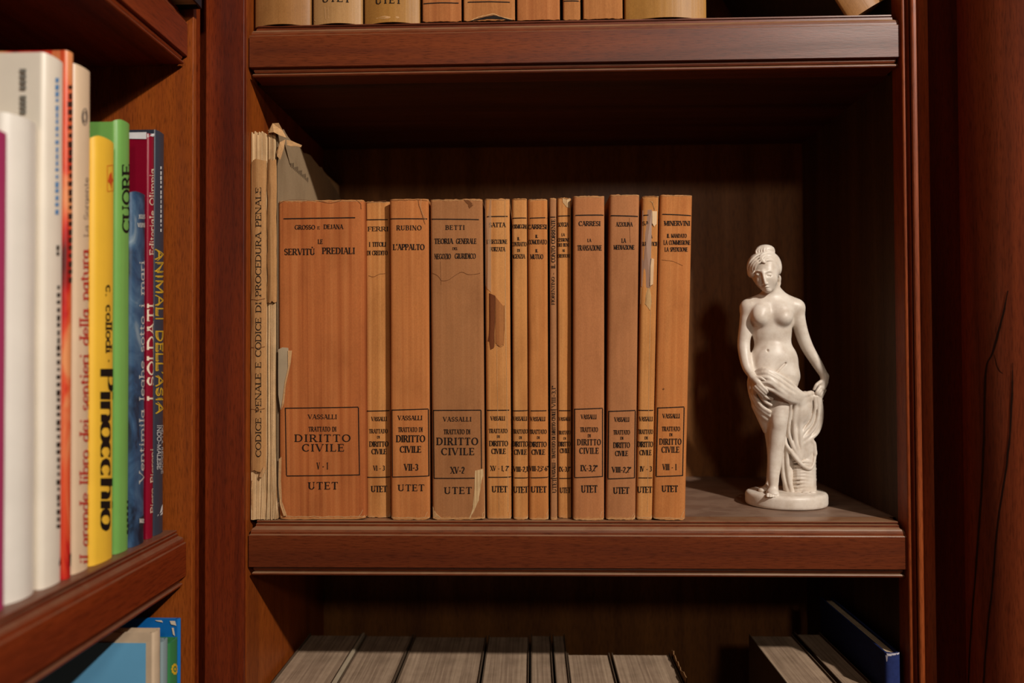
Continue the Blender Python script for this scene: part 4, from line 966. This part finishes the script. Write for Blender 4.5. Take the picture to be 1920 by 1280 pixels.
b = lowleft(114, 336.2, 340.6, 1160, 338, [gl('cobalt_board', rgb(20, 110, 190), .4), plain('worn_white', rgb(216, 200, 180), .8)], 'tall cobalt blue book with worn white corner, lower left against the end panel', xs=XQ + .0006)
hb = b.W / 2 + .0006
for (y0, z0, y1, z1) in ((.002, -.0045, .007, -.001), (.003, -.012, .0055, -.006), (.012, -.0022, .018, -.0006)):
    b.mb.quad([(-hb, y0, b.H + z0), (-hb, y0 + .001, b.H + z1), (-hb, y1, b.H + z1), (-hb, y1 - .001, b.H + z0 + .001)], 1)
b.finish()
# black book on the upper shelf, standing proud of it
b = Book('black_book', (XSH + .0125, YE - .0145, ZU + .0002), R90, .026, .2, .19, 'black book standing proud of the upper left shelf edge', 'book', None, 120, bulge=.001, t=.0015, shrink=.002)
b.cover([gl('black_board', rgb(24, 24, 34), .5)], nu=8, nv=8); b.block(M_lpages); b.finish()

# ------------------------------------------------------------------ statuette: sculpted as fields, one surface per part
class Field:
    """a scalar field on a grid; shapes are blended in one by one (units: tenths of a millimetre times 4.6)"""
    def __init__(s, lo, hi, h):
        s.lo = np.array(lo, float); s.h = h
        s.n = np.ceil((np.array(hi) - s.lo) / h).astype(int) + 1
        s.F = np.full(s.n, 40.0, np.float32)
        s.ax = [s.lo[i] + h * np.arange(s.n[i]) for i in range(3)]
    def _win(s, lo, hi):
        a = np.maximum(np.floor((np.array(lo) - s.lo) / s.h).astype(int), 0); b = np.minimum(np.ceil((np.array(hi) - s.lo) / s.h).astype(int) + 1, s.n)
        sl = tuple(slice(a[i], max(b[i], a[i])) for i in range(3))
        X = s.ax[0][sl[0]][:, None, None].astype(np.float32); Y = s.ax[1][sl[1]][None, :, None].astype(np.float32); Z = s.ax[2][sl[2]][None, None, :].astype(np.float32)
        return sl, X, Y, Z
    def _mix(s, sl, d, k, op):
        A = s.F[sl]
        if A.size == 0: return
        if op == 'add':
            h = np.maximum(k - np.abs(A - d), 0) / max(k, 1e-3); s.F[sl] = np.minimum(A, d) - h * h * k * .25
        else:
            h = np.maximum(k - np.abs(A + d), 0) / max(k, 1e-3); s.F[sl] = np.maximum(A, -d) + h * h * k * .25
    def cone(s, a, b, ra, rb, k=6, op='add', flat=1.0):
        a = np.array(a, float); b = np.array(b, float); m = max(ra, rb) + 2.5 * k + 3
        sl, X, Y, Z = s._win(np.minimum(a, b) - m, np.maximum(a, b) + m)
        ba = b - a; L = max(float(ba @ ba), 1e-9)
        t = np.clip(((X - a[0]) * ba[0] + (Y - a[1]) * ba[1] + (Z - a[2]) * ba[2]) / L, 0, 1)
        d = np.sqrt((X - a[0] - t * ba[0]) ** 2 + ((Y - a[1] - t * ba[1]) / flat) ** 2 + (Z - a[2] - t * ba[2]) ** 2) - (ra + (rb - ra) * t)
        s._mix(sl, d, k, op)
    def ball(s, c, r, k=6, op='add', tilt=0.0, tip=0.0):
        c = np.array(c, float); r = np.array(r if hasattr(r, '__len__') else (r, r, r), float); m = r.max() + 2.5 * k + 3
        sl, X, Y, Z = s._win(c - m, c + m)
        x, y, z = X - c[0], Y - c[1], Z - c[2]
        if tilt: ct, st = math.cos(tilt), math.sin(tilt); x, z = ct * x - st * z, st * x + ct * z
        if tip: ct, st = math.cos(tip), math.sin(tip); y, z = ct * y - st * z, st * y + ct * z
        k0 = np.sqrt((x / r[0]) ** 2 + (y / r[1]) ** 2 + (z / r[2]) ** 2); k1 = np.sqrt((x / r[0] ** 2) ** 2 + (y / r[1] ** 2) ** 2 + (z / r[2] ** 2) ** 2) + 1e-6
        s._mix(sl, k0 * (k0 - 1) / k1, k, op)
    def tube(s, pts, r, k=3, op='add', n=14):
        P = spline(pts, n); R = r if hasattr(r, '__len__') else [r, r]
        rr = np.interp(np.linspace(0, 1, len(P)), np.linspace(0, 1, len(R)), R)
        for i in range(len(P) - 1): s.cone(P[i], P[i + 1], rr[i], rr[i + 1], k if i == 0 else min(k, 2.5) if False else k, op)
    def tube1(s, pts, r, k=3, n=14, op='add'):
        """like tube, but its own pieces meet without swelling"""
        P = spline(pts, n); R = r if hasattr(r, '__len__') else [r, r]
        rr = np.interp(np.linspace(0, 1, len(P)), np.linspace(0, 1, len(R)), R); m = max(R) + 2.5 * k + 3
        sl, X, Y, Z = s._win(P.min(0) - m, P.max(0) + m); D = None
        for i in range(len(P) - 1):
            a, b = P[i], P[i + 1]; ba = b - a; L = max(float(ba @ ba), 1e-9)
            t = np.clip(((X - a[0]) * ba[0] + (Y - a[1]) * ba[1] + (Z - a[2]) * ba[2]) / L, 0, 1)
            d = np.sqrt((X - a[0] - t * ba[0]) ** 2 + (Y - a[1] - t * ba[1]) ** 2 + (Z - a[2] - t * ba[2]) ** 2) - (rr[i] + (rr[i + 1] - rr[i]) * t)
            D = d if D is None else np.minimum(D, d)
        s._mix(sl, D, k, op)
    def cut_below(s, z):
        s.F = np.maximum(s.F, (z - s.ax[2])[None, None, :].astype(np.float32))
    def mesh(s):
        F = s.F; n = s.n; S = F < 0
        c = S[:-1, :-1, :-1].astype(np.int8)
        tot = np.zeros(tuple(n - 1), np.int8)
        for i in (0, 1):
            for j in (0, 1):
                for k in (0, 1): tot += S[i:n[0] - 1 + i, j:n[1] - 1 + j, k:n[2] - 1 + k]
        act = (tot > 0) & (tot < 8); idx = np.full(tuple(n - 1), -1, np.int64); I = np.argwhere(act); idx[act] = np.arange(len(I))
        acc = np.zeros((len(I), 3)); cnt = np.zeros(len(I))
        corners = [(i, j, k) for i in (0, 1) for j in (0, 1) for k in (0, 1)]
        for a in corners:
            for ax in range(3):
                if a[ax]: continue
                b = list(a); b[ax] = 1
                fa = F[I[:, 0] + a[0], I[:, 1] + a[1], I[:, 2] + a[2]]; fb = F[I[:, 0] + b[0], I[:, 1] + b[1], I[:, 2] + b[2]]
                cr = (fa < 0) != (fb < 0); t = np.where(cr, fa / np.where(cr, fa - fb, 1), 0)
                for q in range(3): acc[:, q] += np.where(cr, a[q] + (t if q == ax else 0), 0)
                cnt += cr
        V = (I + acc / np.maximum(cnt, 1)[:, None]) * s.h + s.lo
        quads = []
        for ax in range(3):
            o1, o2 = [q for q in range(3) if q != ax]
            A = S[tuple(slice(0, n[q] - 1) if q == ax else slice(1, n[q] - 1) for q in range(3))]
            B = S[tuple(slice(1, n[q]) if q == ax else slice(1, n[q] - 1) for q in range(3))]
            E = np.argwhere(A != B); 
            if len(E) == 0: continue
            flipm = A[tuple(E.T)]
            base = E.copy(); base[:, o1] += 1; base[:, o2] += 1      # grid point of the edge's start
            def cell(d1, d2):
                c = base.copy(); c[:, o1] -= d1; c[:, o2] -= d2; return idx[tuple(c.T)]
            Q = np.stack([cell(1, 1), cell(0, 1), cell(0, 0), cell(1, 0)], 1)
            if ax == 1: flipm = ~flipm
            Q[~flipm] = Q[~flipm][:, ::-1]; quads.append(Q)
        return V, np.concatenate(quads)

def spline(pts, n):
    P = np.array(pts, float)
    if len(P) == 2: return P
    Q = np.vstack([2 * P[0] - P[1], P, 2 * P[-1] - P[-2]]); out = []
    m = max(2, n // (len(P) - 1))
    for i in range(1, len(Q) - 2):
        for j in range(m):
            t = j / m; a, b, c, d = Q[i - 1], Q[i], Q[i + 1], Q[i + 2]
            out.append(.5 * (2 * b + (c - a) * t + (2 * a - 5 * b + 4 * c - d) * t * t + (3 * b - a - 3 * c + d) * t ** 3))
    out.append(P[-1]); return np.array(out)

YS = .066; KU = (YS + DC) / F            # depth of the statuette's axis; one unit = one picture pixel there
SX = onY(1473, 800, YS)[0]
def q(px, py, y=0.0):
    """sight line -> statuette units (x right, y away, z up from the shelf) at depth y behind its axis"""
    p = onY(px, py, YS + y * KU); return ((p[0] - SX) / KU, y, (p[2] - ZS) / KU)

st = empty('statuette', (SX, YS, ZS + .0002), 'cream statuette of a standing woman holding drapery at her hips, on an oval base', 'statuette')
M_stat, nt, bs = mat_base('cream_alabaster', .42, .45)
n1 = noise_n(nt, coords(nt, (1, 1, 1)), 90, 5, .6); n2 = noise_n(nt, coords(nt, (1, 1, 1)), 700, 2, .5)
c1 = ramp(nt, n1, [(.3, rgb(200, 184, 168)), (.55, rgb(221, 209, 196)), (.75, rgb(230, 220, 208))])
sp_ = ramp(nt, n2, [(.20, (.55, .45, .36, 1)), (.26, (1, 1, 1, 1))])
nt.links.new(mixc(nt, .8, c1, sp_, 'MULTIPLY'), bs.inputs['Base Color'])
bs.inputs['Subsurface Weight'].default_value = .05; bs.inputs['Subsurface Radius'].default_value = (.0012, .0008, .0005); bs.inputs['Subsurface Scale'].default_value = 1.0
def sculpt(name, f, mat=None):
    V, Q = f.mesh()
    me = bpy.data.meshes.new(name); me.from_pydata((V * KU).tolist(), [], Q.tolist()); me.update(); me.materials.append(mat or M_stat)
    me.polygons.foreach_set('use_smooth', [True] * len(me.polygons))
    o = bpy.data.objects.new(name, me); COL.objects.link(o); o.parent = st
    sm = o.modifiers.new('smooth', 'SMOOTH'); sm.factor = .5; sm.iterations = 2
    return o

# base: oval slab with a softened rim
BR, BD, BZ = 73.5, 58, 24.5
mb = MB(); rows = []
for d, z in ((6, 0), (2, .6), (.6, 2.5), (0, 6), (0, 17), (.8, 20.5), (2.6, 23), (5.5, 24.3), (10, BZ)):
    rows.append([((BR - d + .8 * math.sin(3 * t) * .5) * math.cos(t) * KU, (BD - d) * math.sin(t) * KU, z * KU) for t in np.linspace(0, 2 * math.pi, 73)[:-1]])
mb.grid(rows, close=True); mb.quad(rows[-1]); mb.quad(rows[0][::-1]); mb.build('base', M_stat, st, smooth=True).modifiers.new('e', 'EDGE_SPLIT').split_angle = .9

# body
f = Field((-100, -62, 18), (92, 48, 480), 0.9)
f.ball(q(1451.5, 690, 2), (43, 26.5, 56), 9); f.ball(q(1450, 674, 0), (39, 24, 34), 14)
f.ball(q(1448, 632, 1), (34.2, 20, 34), 10); f.ball(q(1447, 600, 3), (38, 24, 40), 12)
f.tube1([q(1402, 577, 6), q(1425, 572, 4), q(1447, 571, 4), q(1470, 572, 4), q(1494, 577, 6)], [13, 15.5, 17, 15.5, 13], 14)
f.tube1([q(1450, 574, 8), q(1448, 556, 5), q(1446, 536, 0)], [17, 13, 11.5], 12)
f.tube1([q(1408, 570, 7), q(1428, 562, 7), q(1444, 550, 5)], [9, 10, 10], 12); f.tube1([q(1489, 570, 7), q(1470, 561, 7), q(1454, 548, 5)], [9, 10, 10], 12)
f.ball(q(1427, 590, -14), (17, 12, 19), 10); f.ball(q(1467, 589, -14), (19, 13, 20), 10)
f.ball(q(1424.5, 597, -18.5), (10.5, 8.5, 10), 9); f.ball(q(1469, 596.5, -20), (13.5, 12, 12.5), 7)
f.ball(q(1432, 712, -16), (22, 15, 26), 16); f.ball(q(1449, 682, -15), (23, 9, 26), 16)
# arms
f.tube1([q(1402.5, 577, 5), q(1398, 612, 5), q(1394.5, 650, 2), q(1400, 686, -13), q(1411, 706, -26)], [13, 11.6, 11.2, 9, 6.6], 8, n=24)
f.tube1([q(1493.5, 578, 5), q(1499.5, 612, 6), q(1512, 648, 8), q(1532, 682, 4), q(1546.5, 706, -1)], [13.2, 12.2, 11, 9.2, 7], 8, n=24)
# hands
f.tube1([q(1410, 705, -26), q(1418, 713, -31), q(1425, 721, -35)], [6.6, 7.4, 6.4], 3)
for i, (dx, dy, dd) in enumerate(((0, 0, 0), (-3.5, 3, 1), (-7, 6, 3), (-10, 8.5, 6))):
    f.tube1([q(1424 + dx, 719 + dy, -37 + dd), q(1432 + dx, 727 + dy, -41 + dd), q(1438 + dx, 733 + dy, -39 + dd), q(1439 + dx, 736 + dy, -35 + dd)], [3.3, 3.1, 2.6, 2.2], 1.2)
f.tube1([q(1417, 708, -31), q(1427, 709, -38), q(1435, 714, -40)], [3.6, 3.2, 2.5], 1.6)
f.tube1([q(1546.5, 706, -1), q(1545, 716, -3), q(1541, 727, -5)], [7, 7.6, 7], 3)
for i, (dx, dy, dd) in enumerate(((0, 0, 0), (4, 2.4, 1), (7, 5.2, 3), (9, 8.2, 6))):
    f.tube1([q(1537 + dx, 726 + dy * .7, -8 + dd), q(1531.5 + dx, 735 + dy, -11 + dd), q(1530.5 + dx, 741 + dy, -8 + dd), q(1533 + dx, 743 + dy, -4 + dd)], [3.4, 3.1, 2.6, 2.2], 1.2)
f.tube1([q(1539, 716, -7), q(1531, 722, -12), q(1526.5, 730, -12)], [3.6, 3.2, 2.5], 1.6)
# standing leg
f.tube1([q(1471, 706, -2), q(1464, 750, -8), q(1460, 786, -13), q(1456.5, 820, -11), q(1453.5, 855, -12), q(1450.5, 890, -19), q(1450, 910, -22), q(1450, 919, -21)], [27, 19, 15.8, 15.2, 13.6, 10, 8.6, 9], 8, n=36)
f.ball(q(1459, 789, -20), (8, 5, 10), 10)
f.ball(q(1448.5, 924, -33), (10.5, 15, 6.5), 7)
for i in range(5):
    tx = 1439.5 + i * 4.6; f.cone(q(tx, 927.5, -41), q(tx - .3, 932 - abs(i - 1.5) * .6, -49 + abs(i - 1.2) * 1.6), 3.0, 2.6 + (.7 if i == 4 else 0), .6)
# bent leg behind
f.tube1([q(1432, 722, 3), q(1440, 760, 4), q(1447, 795, 7), q(1452, 850, 18), q(1445, 905, 16)], [26, 20, 16, 13, 8], 8, n=24)
f.cone(q(1445, 910, 14), q(1433, 918, 2), 8, 6, 5); f.ball(q(1430, 919, -6), (8, 9, 5), 4)
# head, bowed and turned to the left
f.ball(q(1433, 504, 4), (27, 29, 30), 6); f.ball(q(1435.5, 519, -8), (20.5, 22, 26), 7, tilt=-.2)
f.ball(q(1439, 538, -15), (10.5, 9, 8.5), 8)
def fs(px, py, o=0.0):
    """depth of the face at a sight line, plus o"""
    a = 1 - ((px - 1435.5 - (py - 519) * .2) / 21) ** 2 - ((py - 519) / 27) ** 2
    return q(px, py, -8 - 22 * math.sqrt(max(a, .12)) + o)
f.ball(fs(1448.5, 526, 6), (7, 6.5, 8), 6); f.ball(fs(1424, 527, 6.5), (6, 6, 8), 6)
for ex, ey, er in ((1421.4, 514.6, 4.4), (1441.6, 515, 5.4)):
    f.ball(fs(ex, ey - .6, -2.2), (er + 1.2, 3.8, 3.8), 4, 'sub'); f.ball(fs(ex, ey + .6, 3.2 if ex > 1430 else 4.6), (er, 4.0, 3.0), 1.8)
    f.tube1([fs(ex - er, ey + 2.4, .4), fs(ex, ey + 3.5, -.3), fs(ex + er, ey + 1.4, .4)], [.5, .75, .5], 1.0, op='sub')
    f.tube1([fs(ex - er - 1, ey - 4.2, .6), fs(ex, ey - 6.4, .4), fs(ex + er + 2, ey - 4.8, .8)], [1.0, 1.5, .9], 4)
f.tube1([fs(1430, 509, 1.6), fs(1431.4, 516, .4), fs(1433.4, 525, -2), fs(1435.3, 531.6, -4.2)], [2.6, 2.3, 2.6, 3.0], 5); f.ball(fs(1432.6, 532.6, -1.8), (2.0, 2.4, 1.6), 2); f.ball(fs(1438, 532.2, -1.8), (2.0, 2.4, 1.6), 2)
f.ball(fs(1437.6, 537.8, -.6), (4.6, 2.6, 1.5), 1.4); f.ball(fs(1438.4, 540.9, -1.2), (3.8, 2.8, 1.7), 1.4); f.tube1([fs(1433.4, 539.2, -.6), fs(1438, 539.3, -3.0), fs(1442.6, 538.2, -.6)], .4, .7, op='sub')
f.ball(q(1440, 545, -19.5), (5.6, 5, 3.8), 4)
f.ball(q(1440, 657.5, -25.5), (1.7, 6, 2.4), 2, 'sub')          # navel
f.tube1([q(1456, 698, -27), q(1464, 689, -27), q(1472, 681, -25)], .6, 6, op='sub')
f.cut_below(22.5)
sculpt('body', f)
# hair
f = Field((-82, -48, 385), (4, 48, 484), 0.8)
f.ball(q(1432.5, 498, 6), (30.5, 29, 28), 4); f.ball(q(1409.5, 509, -3), (8, 12, 12), 4); f.ball(q(1458, 504, -3), (6.5, 12, 13), 4)
f.ball(q(1435.5, 523, -26), (20.5, 22, 26.5), 2.0, 'sub', tilt=-.2)
f.ball(q(1434.5, 470, 4), (17.5, 14, 11), 3); f.ball(q(1459.5, 523, 5), (4.6, 7, 8), 2); f.ball(q(1459, 532, 6), (4.6, 6, 6), 2); f.ball(q(1460, 540, 8), (2.8, 5, 4), 2)
def hs(px, py, o=-1.4):
    a = 1 - ((px - 1432.5) / 31.5) ** 2 - ((py - 498) / 29) ** 2
    return q(px, py, 6 - 29 * math.sqrt(max(a, .10)) + o)
for a in np.linspace(-1, 1, 8):       # bun strands
    f.tube1([q(1434.5 + a * 15, 480 - abs(a), -8 + abs(a) * 4), q(1434.5 + a * 16.5, 469 + abs(a) * 2, -10 + abs(a) * 8), q(1435.5 + a * 11, 461.5 + abs(a) * 3, -2), q(1436 + a * 6, 461, 8)], [1.8, 2.3, 1.6], .9)
for pts in (((1423, 477), (1414, 483), (1406.5, 492), (1403, 502), (1405, 512), (1410, 519)), ((1424, 482), (1416, 487), (1410, 495), (1407, 504), (1409, 513), (1413, 518)), ((1424.5, 487), (1418, 491), (1413, 498), (1411, 506), (1412.5, 513)), ((1425, 492), (1420, 495), (1416.5, 500), (1415, 506)),
            ((1427, 490), (1425.5, 482.5), (1431, 476), (1441, 474), (1452, 478), (1459, 487), (1462, 497), (1462.5, 509)), ((1430, 491.5), (1428.8, 485), (1433, 480), (1442, 479), (1451, 483.5), (1457, 492), (1460, 502), (1460.5, 512)),
            ((1432.5, 492.5), (1431.8, 487.5), (1436, 484), (1444, 484.5), (1451, 489.5), (1455.5, 498), (1458, 508)), ((1434, 493.5), (1436, 489.6), (1441, 488.8), (1447.5, 491), (1452.5, 497.5), (1455, 505))):
    f.tube1([hs(*p) for p in pts], [1.7, 2.5, 2.7, 2.5, 1.6], 1.0, n=30)
f.tube1([hs(1431, 478, -1), hs(1428, 485, -1.4), hs(1431, 491, -1)], [2, 2.4, 1.8], 1.2)
for i in range(3): f.tube1([q(1457 + i, 512 + i * 2, -2 + i * 3), q(1462, 521 + i * 3, -1 + i * 3), q(1461.5, 529 + i * 3, 1), q(1459, 538 + i, 2)], [1.2, 1.8, 1.3], 1.0)
sculpt('hair', f)
# drapery
f = Field((-88, -60, 20), (86, 48, 290), 0.95)
band = [([(1413, 700, -22), (1430, 692, -33), (1455, 701, -37), (1480, 717, -33), (1503, 737, -18), (1522, 735, -8)], 3.6),
        ([(1416, 704, -27), (1434, 699, -37), (1458, 711, -41), (1482, 728, -35), (1505, 741, -19), (1524, 738, -8)], 3.8),
        ([(1420, 710, -33), (1438, 708, -40), (1460, 722, -43), (1482, 737, -36), (1503, 745, -20)], 4.0),
        ([(1428, 718, -37), (1443, 718, -42), (1462, 732, -43), (1482, 745, -34), (1500, 748, -20)], 4.0),
        ([(1436, 728, -38), (1450, 733, -41), (1466, 743, -40), (1482, 751, -32), (1498, 750, -18)], 3.6)]
for pts, r in band: f.tube1([q(*p) for p in pts], [r * .8, r, r, r, r * .8], 4.2, n=24)
for pts, r in band[:4]: f.tube1([q(p[0] + 1, p[1] + 5, p[2] + 6) for p in pts], r + 2.2, 2.5, n=20)
f.ball(q(1424, 730, 2), (18, 22, 34), 5)                 # cloth behind the left hip
for pts, r in (([(1408, 700, -4), (1405, 722, -2), (1412, 752, -4), (1428, 776, -8), (1443, 788, -8)], 4), ([(1414, 716, -24), (1415, 740, -19), (1427, 760, -18), (1443, 772, -18)], 3.6), ([(1418, 722, -30), (1424, 738, -26), (1434, 752, -24), (1445, 759, -24)], 3.4),
               ([(1411, 708, -16), (1408, 732, -12), (1418, 757, -13), (1430, 770, -14), (1444, 780, -14)], 3.6), ([(1424, 728, -34), (1430, 738, -32), (1438, 745, -30), (1447, 748, -28)], 3.2)):
    f.tube1([q(*p) for p in pts], r, 5, n=18)
f.cone(q(1425, 760, 2), q(1440, 805, 8), 15, 10, 8)
f.ball(q(1510, 780, 3.2), (29, 9, 46), 4); f.ball(q(1489, 792, -.5), (17, 12, 46), 5); f.ball(q(1501, 836, -.6), (23, 9.5, 34), 5); f.ball(q(1497, 766, -9), (23, 11, 30), 6); f.ball(q(1478, 885, 4), (10, 8, 46), 5)      # hanging cloth
for pts, r in (([(1536, 742, -6), (1540, 765, -3), (1539, 790, -1), (1532, 810, -1), (1520, 822, -4), (1503, 833, -7)], 4.2), ([(1532, 744, -9), (1535, 770, -7), (1530, 795, -6), (1519, 812, -7), (1504, 824, -8)], 3.2),
               ([(1527, 744, -10), (1528, 768, -9), (1521, 792, -8), (1508, 808, -9), (1503, 813, -9)], 3.0), ([(1520, 745, -12), (1520, 766, -10), (1513, 788, -9), (1504, 800, -9)], 2.8), ([(1511, 747, -14), (1511, 768, -10), (1506, 784, -9)], 2.6),
               ([(1501, 750, -19), (1500, 790, -12), (1501, 830, -10), (1502, 860, -10)], 3.4), ([(1492, 752, -22), (1489, 790, -15), (1491, 825, -13), (1500, 858, -12)], 3.4), ([(1483, 754, -25), (1480, 790, -16), (1479, 812, -14), (1487, 838, -13), (1500, 862, -12)], 3.2),
               ([(1477, 756, -20), (1475, 800, -8), (1472, 827, -10), (1482, 846, -14), (1498, 866, -14), (1511, 877, -12), (1520, 878, -8), (1526, 866, -4), (1528, 846, 2)], 3.6), ([(1520, 826, -3), (1526, 832, -2), (1528, 850, -1)], 4)):
    f.tube1([q(*p) for p in pts], [r * .9, r, r * .9], 3.6, n=28)
for pts, r in (([(1471, 826, -8), (1467, 850, -4), (1468, 885, -2), (1474, 912, -3), (1480, 927, -6)], 4.2), ([(1476, 842, -10), (1476, 870, -7), (1480, 900, -7), (1486, 928, -8)], 4.4), ([(1472, 845, -2), (1472, 880, 2), (1476, 925, 2)], 6)):
    f.tube1([q(*p) for p in pts], [r * .8, r, r * 1.1], 2.6, n=18)
f.cut_below(23.5)
sculpt('drapery', f)
# tree stump
f = Field((-6, -40, 20), (64, 48, 150), 1.0)
f.cone(q(1506, 840, 14), q(1506, 935, 12), 20, 23, 4); f.cone(q(1490, 870, 14), q(1490, 935, 12), 14, 14, 5)
for i in range(10):
    py = 866 + i * 6.6; off = 1.6 * math.sin(i * 2.3)
    f.tube1([q(1485 + off, py + 1, 2), q(1495, py + 1.5 * math.sin(i), -7), q(1508, py - 1, -9.5), q(1521, py + 1, -4), q(1529 - off * .5, py, 9)], [1.6, 2.2, 2.2, 2.0, 1.6], 4.5, n=10)
for (x, y, d, r) in ((1502, 928, -24, 4.5), (1509, 931, -30, 4.5), (1516, 928, -24, 5), (1524, 925, -16, 5), (1510, 925, -18, 5.5), (1497, 927, -17, 3.5)):
    f.ball(q(x, y, d), (r * 1.3, r, r * .8), 1.5)
f.cut_below(23)
sculpt('stump', f)
